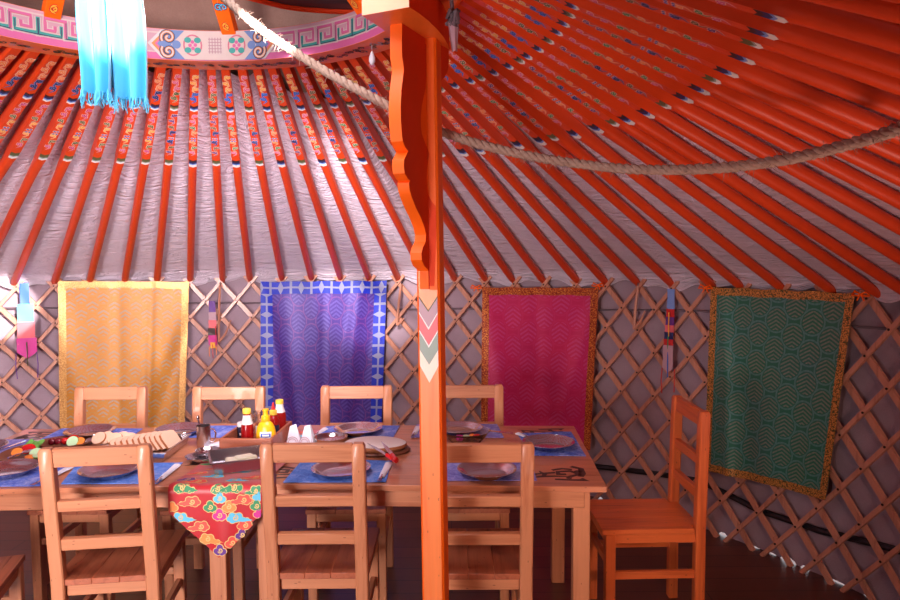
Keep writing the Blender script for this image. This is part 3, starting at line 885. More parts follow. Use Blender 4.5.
# rear bracket, a short stub that shows only beside the post under the cap
b = MB()
stub = [(2.258, .060), (2.22, .060), (2.19, .052), (2.165, .034), (2.15, .012), (2.14, 0)]
q_ = [bd for bd in stub]
for s_ in (-.018, .018):
    for z, p in stub: b.v.append(tuple(pc(.012+s_*.0+p*.30, -h-p+.002, z)+fx*s_))
    for z, p in stub: b.v.append(tuple(pc(.012, -h+.010, z)+fx*s_))
k6 = len(stub)
for i in range(k6-1):
    b.face((i, i+1, 2*k6+i+1, 2*k6+i), 'red_lacquer'); b.face((k6+i, k6+i+1, i+1, i), 'red_lacquer'); b.face((2*k6+i, 2*k6+i+1, 3*k6+i+1, 3*k6+i), 'red_lacquer')
b.build('rear_bracket', pil, sharp=.5)
# cap: curved block under the ring
CZ0, CZ1 = 2.258, 2.352
lf = [(362, 15.5), (372, 22), (384, 30), (397, 38.5), (409, 46), (420, 53)]
rt = [(409, 7), (419, 13.3), (428.5, 21), (437, 29.3), (443.5, 37), (448, 45), (449.5, 52), (447, 59)]
lf = [at_z(x, y, CZ0)-PO for x, y in lf]; rt = [at_z(x, y, CZ0)-PO for x, y in rt]
out = lf+rt[::-1]
b = MB(); b.poly(out, 'cap_orange'); up_ = [V((p.x, p.y, CZ1)) for p in out]; b.poly(up_[::-1], 'orange')
no = len(out)
for k in range(no):
    p, q = out[k], out[(k+1) % no]
    mat = 'end_lit' if k == no-1 else ('red_lacquer' if k > 5 else 'cap_orange')  # cap end is lighter, the light on it put into its colour
    b.poly([p, V((p.x, p.y, CZ1)), V((q.x, q.y, CZ1)), q], mat)
b.build('cap', pil, sharp=.5)

# ------------------------------------------------------------------ rope, scarf, ribbon
def rope_path(keys, n=14):
    pts = []
    for i in range(len(keys)-1):
        p0 = keys[max(i-1, 0)]; p1 = keys[i]; p2 = keys[i+1]; p3 = keys[min(i+2, len(keys)-1)]
        for q in range(n):
            t = q/n
            pts.append(.5*((2*p1)+(-p0+p2)*t+(2*p0-5*p1+4*p2-p3)*t*t+(-p0+3*p1-3*p2+p3)*t**3))
    pts.append(keys[-1]); return pts
keys = [at_y(200, -22, 2.45), at_y(222, -4, 2.42), at_y(262, 30, 2.38), at_y(320, 68, 2.34), at_y(370, 96, 2.30), at_y(420, 122, 2.31), at_y(462, 139, 2.32), at_y(520, 154, 2.3), at_y(580, 164, 2.27), at_y(640, 169.5, 2.15), at_y(710, 168.5, 2.0), at_y(780, 160.5, 1.85), at_y(850, 144, 1.7), at_y(905, 126, 1.56), at_y(960, 100, 1.44)]
path = rope_path(keys, 10)
b = MB(); n = len(path)
acc = [0]
for i in range(1, n): acc.append(acc[-1]+(path[i]-path[i-1]).length)
dense = []
STEP = .012; tot = acc[-1]; k = 0
for j in range(int(tot/STEP)):
    s_ = j*STEP
    while acc[k+1] < s_: k += 1
    dense.append(path[k].lerp(path[k+1], (s_-acc[k])/(acc[k+1]-acc[k])))
for ph in (0, 2*PI/3, 4*PI/3):
    st = []
    for j, p in enumerate(dense):
        t = (dense[min(j+1, len(dense)-1)]-dense[max(j-1, 0)]).normalized(); s1 = t.cross(V((0, 0, 1))).normalized(); s2 = t.cross(s1)
        an = ph+j*STEP*2*PI/.075
        st.append(p+(s1*math.cos(an)+s2*math.sin(an))*.0075)
    b.tube(st, .0088, 'rope', 7)
rope = b.build('horsehair_rope', sharp=3)
tag(rope, 'hairy twisted rope sagging across the roof from the crown to the right edge', 'rope')
b = MB()
for j in range(900):
    p = dense[random.randrange(len(dense))]; d = V((random.gauss(0, 1), random.gauss(0, 1), random.gauss(0, 1))).normalized()
    q = p+d*.013; e = q+d*random.uniform(.006, .022)+V((random.uniform(-.012, .012), 0, random.uniform(-.012, .004)))
    b.tube([q, (q+e)/2+d*.002, e], [.0007, .0006, .0003], 'rope', 3)
hs = b.build('loose_hair', rope); hs['kind'] = 'stuff'

SY = 1.93
scx = at_y(112, 80, SY).x
sc = thing('silk_scarf', 'turquoise silk prayer scarf with fringed ends hanging from the roof crown', 'scarf', (scx, SY, 2.01))
def scarf_strip(x0, x1, zb, yo, top=2.86, squeeze=.45):
    b = MB(); xm = 0.0
    def fn(u, v):
        z = top+(zb+2.01-top)*v-2.01
        wv = .45+.55*min(1, v*1.35) if v < .74 else 1.0
        x = xm+(x0+(x1-x0)*u-xm)*(wv*(1-.0)) ; x += .006*math.sin(v*7+u*2)
        y = yo+.018*math.sin(u*PI*5+v*1.5)*(.6+.4*v)+.006*math.sin(u*23)
        return (x, y, z)
    b.grid(fn, 36, 30, 'scarf')
    o = b.build('scarf_fold', sc, sharp=3)
    b2 = MB()
    for k in range(46):
        u = k/45; p = V(fn(u, 1)); L_ = random.uniform(.018, .038)
        b2.tube([p+V((0, 0, .004)), p+V((random.uniform(-.004, .004), random.uniform(-.006, .006), -L_*.5)), p+V((random.uniform(-.01, .01), random.uniform(-.01, .01), -L_))], [.0022, .0018, .001], 'scarf', 4)
    b2.build('fringe', o)
wpx = SY/FPX
scarf_strip(-32*wpx, 1*wpx, .025, -.012)
scarf_strip(-6*wpx, 33*wpx, .015, .016)
scarf_strip(-20*wpx, 22*wpx, .050, .045)

kp = at_y(453, 18, 2.12)
kn = thing('ribbon_knot', 'purple grey ribbon knotted on the right end of the pillar cap', 'ribbon', kp)
b = MB(); rr_ = random.Random(3)
for k in range(5):
    q = [V((rr_.uniform(-.02, .02), rr_.uniform(-.02, .02), rr_.uniform(-.025, .025))) for _ in range(5)]
    b.tube(q+[q[0]], .006, 'cord', 6)
b.tube([V((0, 0, .10)), V((-.004, 0, .05)), V((0, 0, 0))], .006, 'cord', 6)
b.build('knot', kn)
b = MB()
b.grid(lambda u, v: (-.016+.032*u*(1-.5*v)+.012*v, .006*math.sin(u*8), -.01-.085*v), 8, 8, 'p_mauve'); b.build('ribbon_tail', kn, sharp=3)
tp = at_y(372, 52, 2.62)
b = MB(); b.tube([V((0, 0, .05)), V((0, 0, 0))], .0012, 'napkin', 5)
b.lathe([(.001, .004), (.006, -.004), (.011, -.02), (.012, -.034), (.004, -.046), (0, -.048)], 'napkin', 10)
tag(b.build('cotton_bob', loc=tp), 'small white cotton bob hanging below the crown ring beside the bracket', 'bob')

# ------------------------------------------------------------------ tables
def table(label, L_, D_, loc, rot, motifs):
    t = thing('dining_table', label, 'table', (loc[0], loc[1], 0), rot, 'pine dining tables')
    b = MB(); npl = 7
    for k in range(npl):
        y0 = -D_/2+D_*k/npl; b.box((0, y0+D_/npl/2, .739), (L_, D_/npl-.0006, .022), 'tabletop', bev=.0015)
    mp = lambda x, y: (x, y, .7504)
    rr = random.Random(5)
    for mx, my, fx_, fy_ in motifs:
        def put(pts, w): b.ribbon([(mx+fx_*x, my+fy_*y) for x, y in pts], [q*1.5 for q in w] if isinstance(w, list) else w*1.5, mp, 'motif')
        put([(0, 0), (.05, .02), (.1, .025), (.16, .02)], [.004, .014, .012, .006])
        put([(.16, .02), (.20, .05), (.17, .09), (.12, .08), (.12, .05), (.15, .05)], .013)
        put([(.06, .02), (.07, .06), (.11, .07)], .012)
        put([(.20, .02), (.215, .06), (.215, .12), (.18, .15)], .016)
        put([(.02, .015), (.03, .05), (.06, .06), (.05, .09)], [.008, .012, .010, .004])
        put([(.10, .10), (.14, .12), (.18, .11)], .012)
        put([(.20, 0), (.22, -.02), (.17, -.02), (.10, -.012)], .012)
        b.disc((mx+fx_*.20, my+fy_*.085), .016, mp, 'motif'); b.disc((mx+fx_*.155, my+fy_*.005), .012, mp, 'motif')
    b.build('tabletop', t)
    for sy in (-1, 1):
        b = MB(); b.box((0, sy*(D_/2-.045), .692), (L_-.15, .022, .072), 'pine_x'); b.build('apron', t)
    for sx in (-1, 1):
        b = MB(); b.box((sx*(L_/2-.09), 0, .692), (.022, D_-.12, .072), 'pine_y'); b.build('apron', t)
        for sy in (-1, 1):
            b = MB(); b.box((sx*(L_/2-.085), sy*(D_/2-.068), .364), (.062, .062, .728), 'pine_z'); b.build('leg', t)
    return t
T1 = (-.093, 3.013); R1 = -R_(2.4); T2_ = (-1.446, 3.009); R2 = R_(2.1)
table('right pine dining table behind the orange pillar, with dark scroll motifs painted at its corners', 1.36, .905, T1, R1, [(.40, -.36, 1, 1), (.40, .37, 1, -1), (-.42, -.36, -1, 1)])
table('left pine dining table with the bread tray, reaching the left edge', 1.26, .905, T2_, R2, [(.36, -.20, 1, 1), (-.36, .37, -1, -1), (.40, .36, 1, -1)])

# ------------------------------------------------------------------ chairs
def chair(label, pal='pine', H_=.945, rake=.055):
    t = thing('dining_chair', label, 'chair', (0, 0, 0), 0, 'ladder-back pine chairs')
    w = .365; px_ = w/2-.0225
    yb = lambda z: -.198-(max(0, z-.45)/.49)*rake
    for sx in (-1, 1):
        b = MB()
        X = sx*px_
        zs = [0, .25, .455, .62, .80, H_-.012, H_]
        base = len(b.v); hw, hd = .0225, .021
        for j, z in enumerate(zs):
            q = .006 if j == len(zs)-1 else 0; y = yb(z)
            for cx, cy in ((-1, -.8), (-.8, -1), (.8, -1), (1, -.8), (1, .8), (.8, 1), (-.8, 1), (-1, .8)): b.v.append((X+cx*(hw-q), y+cy*(hd-q), z))
        for j in range(len(zs)-1):
            for k in range(8): b.face((base+j*8+k, base+j*8+(k+1) % 8, base+(j+1)*8+(k+1) % 8, base+(j+1)*8+k), pal+'_z')
        b.face([base+k for k in range(8)][::-1], pal+'_z'); b.face([base+(len(zs)-1)*8+k for k in range(8)], pal+'_z')
        b.build('leg', t)
        b = MB(); b.box((sx*(w/2-.024), .178, .217), (.042, .042, .434), pal+'_z'); b.build('leg', t)
        b = MB(); b.box((sx*(w/2-.024), -.010, .413), (.024, .34, .042), pal+'_y'); b.build('seat_rail', t)
        b = MB(); b.box((sx*(w/2-.024), -.010, .255), (.022, .34, .034), pal+'_y'); b.build('stretcher', t)
    for zc, hh, nm in ((H_-.035, .066, 'top_rail'), (.733, .040, 'back_slat'), (.590, .042, 'back_slat')):
        b = MB(); tilt = Matrix.Rotation(rake*2.04, 3, 'X')
        b.box((0, yb(zc), zc), (w-.086, .026, hh), pal+'_x', tilt); b.build(nm, t)
    b = MB(); b.box((0, -.188, .413), (w-.09, .022, .042), pal+'_x'); b.build('seat_rail', t)
    b = MB(); b.box((0, .185, .413), (w-.09, .022, .042), pal+'_x'); b.build('seat_rail', t)
    b = MB(); b.box((0, .178, .30), (w-.09, .020, .034), pal+'_x'); b.build('stretcher', t)
    b = MB()
    sp = 'seat' if pal == 'pine' else pal
    for sx in (-1, 1): b.box((sx*(w/2-.0225), .022, .446), (.0442, .384, .022), sp+'_y', bev=.002)
    for k in range(3): b.box((-.14+.28/3*(k+.5), .002, .446), (.28/3-.0008, .424, .022), sp+'_y', bev=.002)
    b.build('seat', t)
    return t
c0 = chair('front pine chair left of the orange pillar, below the red knife')
c0.location = (-.483, 2.69, 0)
dup(c0, (.108, 2.675, 0), R_(-.5), 'front pine chair partly hidden by the orange pillar')
dup(c0, (-1.262, 2.665, 0), R_(7.5), 'front pine chair left of the red cloud-pattern runner')
p = at_z(25, 556, .455)
rz_ = R_(15); off = Matrix.Rotation(rz_, 3, 'Z') @ V((.185, .2, 0))
dup(c0, (p.x-off.x, p.y-off.y, 0), rz_, 'pine chair cut off by the lower left corner, only its seat showing')
for x, y, r_, lab in ((-1.745, 3.36, 0, 'back pine chair standing in front of the yellow banner'), (-1.135, 3.345, 0, 'back pine chair between the yellow and blue banners'), (-.480, 3.35, .5, 'back pine chair standing in front of the blue banner'), (.085, 3.35, -.5, 'back pine chair right behind the pillar, left of the magenta banner')):
    dup(c0, (x, y, 0), PI+R_(r_), lab).scale = (1, 1, .98)
c1 = chair('pine chair in orange bounced light, seen sideways at the right end of the table', 'honey', .945, .012)
c1.location = (.833, 3.045, 0); c1.rotation_euler = (0, 0, PI/2+R_(1.5))
for ch in kids(c1): pass

# ------------------------------------------------------------------ runner with clouds
RX = -.868; RW = .172; YE = 2.556; ZT = .7565
clipF = [(-RW, -.9), (RW, -.9), (RW, .11), (.012, .262), (-.162, .10), (-RW, .0)]
clipF = [(-RW, -.85), (RW, -.85), (RW-.004, .115), (.022, .268), (-.006, .268), (-RW+.006, .10)]
def run(off):
    def f(a, s_):
        rip = .004*math.sin(a*26+1)+.003*math.sin(a*47)
        ax = RX+a-.085*min(0, s_)*-1*-.2
        if s_ <= 0: return V((RX+a+(-s_)*.09, YE-s_+.006, ZT+off+.0015*math.sin(a*30+s_*20)))
        k = min(1, s_/.02)
        return V((RX+a, YE+.006-.012*k-off-rip*min(1, s_*5), ZT-s_+.003*(1-k)))
    return f
b = MB(); f0 = run(0); f00 = run(-.0012)
rows = [-.80+.80*k/20 for k in range(20)]+[0, .006, .014, .022]+[.022+.246*k/22 for k in range(1, 23)]
colsn = 26
def halfw(s_):
    if s_ <= .10: return -RW+.0, RW
    t = (s_-.10)/(.268-.10); return (-RW+(RW+.008)*t, RW+(-RW+.010)*t)
for ff, fl in ((f0, 1), (f00, -1)):
    base = len(b.v)
    for s_ in rows:
        l_, r_ = halfw(s_)
        for k in range(colsn+1): b.v.append(tuple(ff(l_+(r_-l_)*k/colsn, s_)))
    for j in range(len(rows)-1):
        for k in range(colsn):
            q = (base+j*(colsn+1)+k, base+j*(colsn+1)+k+1, base+(j+1)*(colsn+1)+k+1, base+(j+1)*(colsn+1)+k); b.face(q[::-fl], 'run_red')
def cloud(x, y, sc_, flip, col, kind=0):
    "auspicious cloud: lobes, tail, curl"
    if kind == 0: lobes = [(0, 0, .020), (.016, -.010, .014), (-.014, -.008, .014), (.028, .004, .011), (.014, .010, .014)]; tail = [(-.005, .016), (-.03, .020), (-.075, .012), (-.05, .004), (-.02, -.006)]
    else: lobes = [(0, 0, .020), (.018, .006, .015), (-.018, .006, .015), (0, -.014, .016), (.010, .014, .012), (-.010, .014, .012)]; tail = None
    for lay, grow, c in ((.0008, .0030, 'p_gold'), (.0014, 0, col)):
        fn = run(lay)
        for lx, ly, r in lobes: b.disc((x+flip*lx*sc_, y+ly*sc_), (r*sc_+grow), fn, c, 14, clipF)
        if tail:
            cxm = sum(p_[0] for p_ in tail)/5; cym = sum(p_[1] for p_ in tail)/5
            pts = [(x+flip*sc_*(cxm+(p_[0]-cxm)*(1+grow*9)), y+sc_*(cym+(p_[1]-cym)*(1+grow*60))) for p_ in tail]
            if flip < 0: pts = pts[::-1]
            b.flat(pts, fn, c, clipF)
            for q, (tx, ty) in enumerate(((-.022, .006), (-.036, .012), (-.05, .010))): b.disc((x+flip*tx*sc_, y+ty*sc_), ((.012-.002*q)*sc_+grow), fn, c, 10, clipF)
    sp_ = spiral((x+flip*.002*sc_, y), .014*sc_, 1.35, .5, flip, 14)
    if all(-RW+.01 < q[0] < RW-.01 and q[1] < .262 for q in sp_): b.ribbon(sp_, .0038, run(.002), 'p_gold')
CL = [(-.085, .058, 1, 1, 'p_coral', 0), (.105, .052, 1, 1, 'p_coral', 0), (.018, .045, .9, 1, 'p_sky', 1), (-.018, .078, .95, 1, 'p_greend', 1), (.052, .078, .95, -1, 'p_orange', 1), (.016, .108, 1, 1, 'p_magenta', 1),
      (-.128, .118, 1, -1, 'p_sky', 0), (.075, .120, 1.05, -1, 'p_sky', 0), (-.055, .152, 1, 1, 'p_coral', 0), (.110, .150, 1, -1, 'p_coral', 0), (-.03, .200, 1, -1, 'p_orange', 0), (.095, .185, .9, 1, 'p_purple', 1), (.060, .212, .95, 1, 'p_coral', 1),
      (.015, .240, .95, 1, 'p_purple', 1), (.152, .075, .9, 1, 'p_greend', 1), (.160, .105, .8, 1, 'p_magenta', 1), (-.158, .078, .8, 1, 'p_orange', 1), (.01, .012, .9, 1, 'p_greend', 1), (.15, .02, .8, 1, 'p_greend', 0), (-.12, .008, 1, -1, 'p_greend', 0), (.07, .008, 1, 1, 'p_greend', 0), (.158, .04, .8, 1, 'p_sky', 1),
      (-.08, -.04, 1, 1, 'p_coral', 0), (-.13, -.06, 1, 1, 'p_purple', 0), (.05, -.05, 1, -1, 'p_sky', 0), (-.04, -.10, 1, 1, 'p_sky', 0), (.12, -.08, 1, 1, 'p_coral', 0), (-.12, -.14, 1, 1, 'p_coral', 0), (.02, -.16, 1, -1, 'p_sky', 0), (-.07, -.20, 1, 1, 'p_coral', 0), (-.12, -.26, 1, 1, 'p_greend', 0), (0, -.28, 1, 1, 'p_orange', 1), (.1, -.2, 1, 1, 'p_greend', 1), (-.08, -.34, 1, -1, 'p_sky', 0), (.08, -.34, 1, 1, 'p_magenta', 1), (.08, -.55, 1, 1, 'p_greend', 1), (.1, -.68, 1, 1, 'p_sky', 1), (.1, -.76, 1, 1, 'p_coral', 1), (-.05, -.7, 1, 1, 'p_orange', 1)]
for c in CL: cloud(c[0], c[1], c[2]*.78, *c[3:])
tag(b.build('table_runner', sharp=1.2), 'red satin table runner with colourful cloud pattern, pointed end hanging over the edge', 'table runner')

# ------------------------------------------------------------------ place settings
def placemat(px4, mat, label, z=.7512):
    P = [at_z(x, y, z) for x, y in px4]     # FL, FR, BR, BL
    c = sum(P, V())/4
    b = MB(); n = 12
    def fn(dz):
        def f(u, v):
            q = P[0].lerp(P[1], u).lerp(P[3].lerp(P[2], u), v)-c; q.z = dz+.0012*math.sin(u*11)*math.sin(v*7)+.0012
            return q
        return f
    b.grid(fn(.0022), n, n, mat); g = fn(0); b.grid(lambda u, v: g(1-u, v), n, n, mat)
    top = fn(.0022); bot = fn(0)
    for k in range(n):
        a0, a1 = k/n, (k+1)/n
        for e in ((lambda t: (t, 0)), (lambda t: (1, t)), (lambda t: (1-t, 1)), (lambda t: (0, 1-t))): b.poly([bot(*e(a0)), bot(*e(a1)), top(*e(a1)), top(*e(a0))], mat)
    o = b.build('placemat', loc=c, sharp=1.0)
    return tag(o, label, 'placemat', 'blue fabric placemats')
placemat([(283, 483), (386, 482.5), (392, 461), (302, 461)], 'mat_sky', 'bright blue placemat behind the front chair left of the pillar')
placemat([(432, 481.5), (537, 481), (531, 461), (436, 461)], 'mat_violet', 'violet placemat right of the pillar, behind the front chair')
placemat([(533, 456), (586, 456.5), (571, 432), (517, 434)], 'mat_blue', 'blue violet placemat at the right end of the table')
placemat([(312, 437.5), (393, 438), (400, 426), (326, 427)], 'mat_blue', 'pale blue placemat in front of the blue banner')
placemat([(411, 438), (504, 438), (497, 424.5), (417, 425)], 'mat_violet', 'lilac placemat at the back just behind the pillar')
placemat([(61, 484.5), (158, 484), (183, 463), (76, 466)], 'mat_sky', 'blue placemat behind the left front chair')
placemat([(-52, 487.5), (40, 486.5), (72, 466), (-22, 467)], 'mat_blue', 'blue placemat at the left edge of the photo')
placemat([(40, 440), (128, 440), (143, 429), (62, 429)], 'mat_blue', 'blue placemat in front of the yellow banner')
placemat([(146, 438), (236, 438), (244, 426), (162, 427)], 'mat_blue', 'blue placemat behind the bread tray')
placemat([(-60, 458), (6, 455), (34, 440), (-20, 440)], 'mat_violet', 'pale placemat at the left end of the table')
# plates
def plate_proto(label):
    t = thing('steel_plate', label, 'plate', (0, 0, 0), 0, 'stainless steel plates')
    b = MB(); b.lathe([(0, 0), (.070, 0), (.078, .002), (.098, .018), (.106, .0245), (.113, .026), (.1135, .0275), (.106, .0265), (.097, .0200), (.078, .0045), (.070, .0028), (0, .0026)], 'steel', 48)
    b.build('dish', t)
    b = MB(); b.tube([(.1128*math.cos(2*PI*k/48), .1128*math.sin(2*PI*k/48), .0268) for k in range(48)], .0016, 'steel', 6, loop=True); b.build('rolled_rim', t)
    return t
PL = [((341, 467), 'steel plate on the bright blue placemat left of the pillar'), ((487, 468), 'steel plate on the violet placemat right of the pillar'), ((548.5, 441), 'steel plate at the right end of the table'), ((358, 427.5), 'steel plate in front of the blue banner'), ((459, 427), 'steel plate at the back, half behind the pillar'),
      ((110, 468), 'steel plate behind the left front chair rail'), ((7, 467.5), 'steel plate cut by the left edge of the photo'), ((90, 430), 'steel plate in front of the yellow banner'), ((180, 428), 'steel plate behind the tray of bread slices'), ((-22, 446), 'steel plate at the left end of the table, barely in frame')]
p0 = None
for (x, y), lab in PL:
    q = at_z(x, y, .7555+.0265); q.z = .7555
    if p0 is None: p0 = plate_proto(lab); p0.location = q
    else: dup(p0, q, random.uniform(0, 3), lab)
# napkin rolls with a fork
def napkin_roll(label, a, b_):
    A = at_z(*a, .757); B = at_z(*b_, .757); d = B-A; L_ = d.length
    t = thing('napkin_roll', label, 'napkin roll', A, math.atan2(d.y, d.x), 'napkins wrapped round cutlery')
    b = MB()
    n = 10
    def fn(u, v):
        w = .011+.005*u; an = PI*v
        return (.03+(L_-.03)*u, -math.cos(an)*w, -.0015+math.sin(an)*.008*(.8+.2*math.sin(u*7)))
    b.grid(fn, 8, n, 'napkin'); b.grid(lambda u, v: (.03+(L_-.03)*(1-u), (-.011-.005*(1-u))*(1-2*v), -.0015), 4, 2, 'napkin')
    b.build('napkin', t, sharp=1.2)
    b = MB()
    b.tube([(.05, 0, .004), (.02, 0, .004), (.005, 0, .003)], [.0035, .0035, .005], 'steel', 6)
    for k in range(4): b.tube([(.006, -.006+.004*k, .003), (-.022, -.0065+.0043*k, .004)], .0013, 'steel', 5)
    b.build('fork', t)
napkin_roll('white napkin roll with fork right of the bright blue placemat plate', (380, 480), (389, 463))
napkin_roll('white napkin roll with fork on the blue placemat beside the red runner', (157, 482), (177, 465))
napkin_roll('white napkin roll with fork left of the plate before the blue banner', (315, 435.5), (325, 428.5))
napkin_roll('white napkin roll with fork just left of the pillar at the back', (413, 436), (418, 427))
napkin_roll('white napkin roll with fork left of the plate at the right table end', (530, 438), (518, 433.5))
napkin_roll('white napkin roll with fork left of the plate behind the bread tray', (149, 434.5), (163, 428.5))
napkin_roll('white napkin roll with fork beside the left edge plate', (36, 484), (70, 467))
# serving knife and fork at far left
def utensil(name, label, a, b_, kind, z=.764):
    A = at_z(*a, z); B = at_z(*b_, z); d = B-A; L_ = d.length
    b = MB()
    if kind == 'spoon':
        b.tube([(0, 0, 0), (L_*.4, 0, .004), (L_*.72, 0, .002)], [.004, .003, .0025], 'steel', 6)
        b.lathe([(0, -.004), (.010, -.002), (.016, .003), (.014, .0032), (.008, 0), (0, -.002)], 'steel', 16, (L_*.85, 0, .002), 1.5, 1)
    else:
        b.tube([(0, 0, 0), (L_*.45, 0, .001)], [.005, .004], 'steel', 6)
        b.box((L_*.72, 0, .001), (L_*.56, .014, .0016), 'steel', bev=.0005)
    return tag(b.build(name, loc=A, rotz=math.atan2(d.y, d.x)), label, name.replace('_', ' '))
utensil('table_knife', 'steel table knife lying across the left end placemat', (-6, 452), (26, 441), 'knife', .76)
utensil('serving_spoon', 'steel spoon resting on the vegetable platter at far left', (8, 458), (31, 451), 'spoon', .785)

# food platters
def platter(name, label, c, rx, ry, mat, z=.7545, cat='platter'):
    p = at_z(*c, z); b = MB()
    b.lathe([(0, 0), (.78, 0), (.92, .010), (1.0, .017), (1.0, .020), (.9, .0135), (.76, .0045), (0, .004)], mat, 36)
    b.v = [(x*rx, y*ry, zz2) for x, y, zz2 in b.v]
    return tag(b.build(name, loc=p), label, cat), p
M['wood_dish'] = plain('wood_dish', (120, 66, 44), .5)
M['bread'] = mk_felt('bread_crumb', (214, 164, 136), (236, 192, 166), .9)
M['flat_white'] = mk_felt('flat_bread_top', (226, 204, 200), (244, 230, 226), .9)
M['crust'] = mk_felt('bread_crust', (150, 82, 48), (182, 110, 66), .8)
M['tomato'] = plain('tomato_red', (196, 26, 30), .25)
M['beet'] = plain('dark_grape', (110, 12, 30), .2)
M['cucumber'] = plain('cucumber_flesh', (186, 214, 170), .4)
M['lettuce'] = mk_felt('lettuce', (70, 128, 50), (128, 176, 84), .5)
M['carrot'] = plain('carrot_orange', (238, 130, 50), .45)
M['ketchup'] = plain('ketchup', (150, 12, 18), .22)
M['mustard'] = plain('mustard_yellow', (244, 180, 24), .3)
M['hotsauce'] = plain('hot_sauce_red', (150, 18, 16), .2)
M['cap_yellow'] = plain('yellow_cap', (240, 200, 70), .35)
M['cap_red'] = plain('red_cap', (224, 30, 26), .35)
M['label_white'] = plain('white_label', (236, 228, 226), .5)
M['jar_dark'] = plain('dark_jar', (40, 40, 62), .25)
M['knife_red'] = plain('red_handle', (226, 22, 26), .3)
_, vp = platter('vegetable_platter', 'dark oval platter of cut vegetables at the far left', (30, 455), .105, .15, 'wood_dish')
def slices(name, label, c, r, mat, rim=None, th=.006, tilt=.3, z=.772, group='cut vegetables on the platter', rz=0):
    p = at_z(*c, z); b = MB()
    b.lathe([(0, -th/2), (r*.93, -th/2), (r, 0), (r*.93, th/2), (0, th/2)], mat, 20, mats=[mat, rim or mat, rim or mat, mat])
    o = b.build(name, loc=p); o.rotation_euler = (tilt, .12, rz)
    cat = name.split('_')[0]
    return tag(o, label, cat, group)
slices('tomato_slice', 'red tomato slice in the middle of the vegetable platter at far left', (28, 449), .03, 'tomato', tilt=.5, z=.785)
slices('tomato_slice', 'red tomato slice on the right half of the vegetable platter', (33, 451), .026, 'tomato', tilt=.2, z=.780)
slices('carrot_piece', 'orange carrot piece at the upper left of the vegetable platter', (17, 452), .022, 'carrot', tilt=.6, z=.783)
slices('carrot_piece', 'orange carrot piece at the front of the vegetable platter', (30, 457), .02, 'carrot', tilt=.1, z=.775)
slices('cucumber_slice', 'pale cucumber slice at the right of the vegetable platter, beside the chair', (36, 452.5), .026, 'cucumber', 'lettuce', tilt=.5, z=.783)
slices('cucumber_slice', 'pale cucumber slice low on the front right of the vegetable platter', (38, 456), .022, 'cucumber', 'lettuce', tilt=.1, z=.775)
def leaf(label, c, z=.785):
    p = at_z(*c, z); b = MB()
    for sgn in (1, -1):
        b.grid(lambda u, v: ((u if sgn > 0 else 1-u)*.07-.035, (v-.5)*.06, .010*math.sin(u*9)*math.sin(v*7)-.0008*(1-sgn)+.018*v), 10, 8, 'lettuce')
    return tag(b.build('lettuce_leaf', loc=p, sharp=3), label, 'lettuce')
leaf('green lettuce leaf at the back of the vegetable platter', (33, 446.5))
_, gp = platter('fruit_platter', 'dark platter of dark fruit and cucumber behind the left front chair', (66, 445), .12, .10, 'wood_dish')
for k, (x, y, r, mat, lab) in enumerate(((52, 441.5, .017, 'beet', 'leftmost of the three dark red fruits showing over the left chair'), (58.5, 441.5, .018, 'beet', 'middle one of the three dark red fruits showing over the left chair'), (65, 441, .016, 'tomato', 'rightmost and brightest of the three round red fruits over the left chair'))):
    p = at_z(x, y, .778); b = MB()
    b.lathe([(0, -r), (r*.5, -r*.87), (r*.87, -r*.5), (r, 0), (r*.87, r*.5), (r*.5, r*.84), (r*.15, r*.93), (0, r*.88)], mat, 16)
    tag(b.build('small_fruit', loc=p), lab, 'fruit', 'round red fruits on the platter')
slices('tomato_slice', 'red tomato slice lying behind the cucumber over the left chair rail', (73, 439), .024, 'tomato', tilt=.6, z=.786, group='fruit platter pieces')
slices('cucumber_slice', 'pale green cucumber slice showing over the left front chair', (72.5, 441.5), .026, 'cucumber', 'lettuce', tilt=.9, z=.780, group='fruit platter pieces')
slices('carrot_piece', 'orange carrot piece right of the cucumber over the left chair', (80, 441), .02, 'carrot', tilt=.7, z=.780, group='fruit platter pieces')
_, bp_ = platter('bread_platter', 'shallow steel platter of round bread slices behind the left chair', (115, 443), .125, .10, 'steel_dull')
for k, (x, y) in enumerate(((99, 438.5), (107, 438), (115, 439), (123, 438), (130, 439))):
    slices('bread_slice', f'round pale bread slice on the steel platter, {ORD[k]} from the left', (x, y), .033, 'bread', 'crust', .012, .75+.1*(k % 2), .785, 'bread slices on the round platter', rz=(k-2)*.15)
# bread tray
def open_tray(name, label, c, sx, sy, hh, rot, mat, cat, wall=.0025, z=.7525):
    b = MB(); ex = .012
    lo = [(-sx/2, -sy/2), (sx/2, -sy/2), (sx/2, sy/2), (-sx/2, sy/2)]
    def ringp(g, z_): return [V((x+(g if x > 0 else -g), y+(g if y > 0 else -g), z_)) for x, y in lo]
    Rg = [ringp(0, 0), ringp(ex, hh), ringp(ex+.006, hh), ringp(ex+.006, hh-.004)]
    In = [ringp(ex-wall, hh), ringp(-wall, wall)]
    def loopf(A, B_):
        for k in range(4): b.poly([A[k], A[(k+1) % 4], B_[(k+1) % 4], B_[k]], mat)
    b.poly(Rg[0][::-1], mat); loopf(Rg[0], Rg[1]); loopf(Rg[1], Rg[2]); loopf(In[0], Rg[1]); loopf(In[1], In[0]); b.poly(In[1], mat)
    loopf(Rg[3], Rg[2])
    return tag(b.build(name, loc=(c[0], c[1], z), rotz=rot, smooth=False), label, cat)
open_tray('bread_tray', 'rectangular steel tray holding upright bread slices', (-1.305, 3.005), .235, .275, .042, R_(1), 'steel_dull', 'tray')
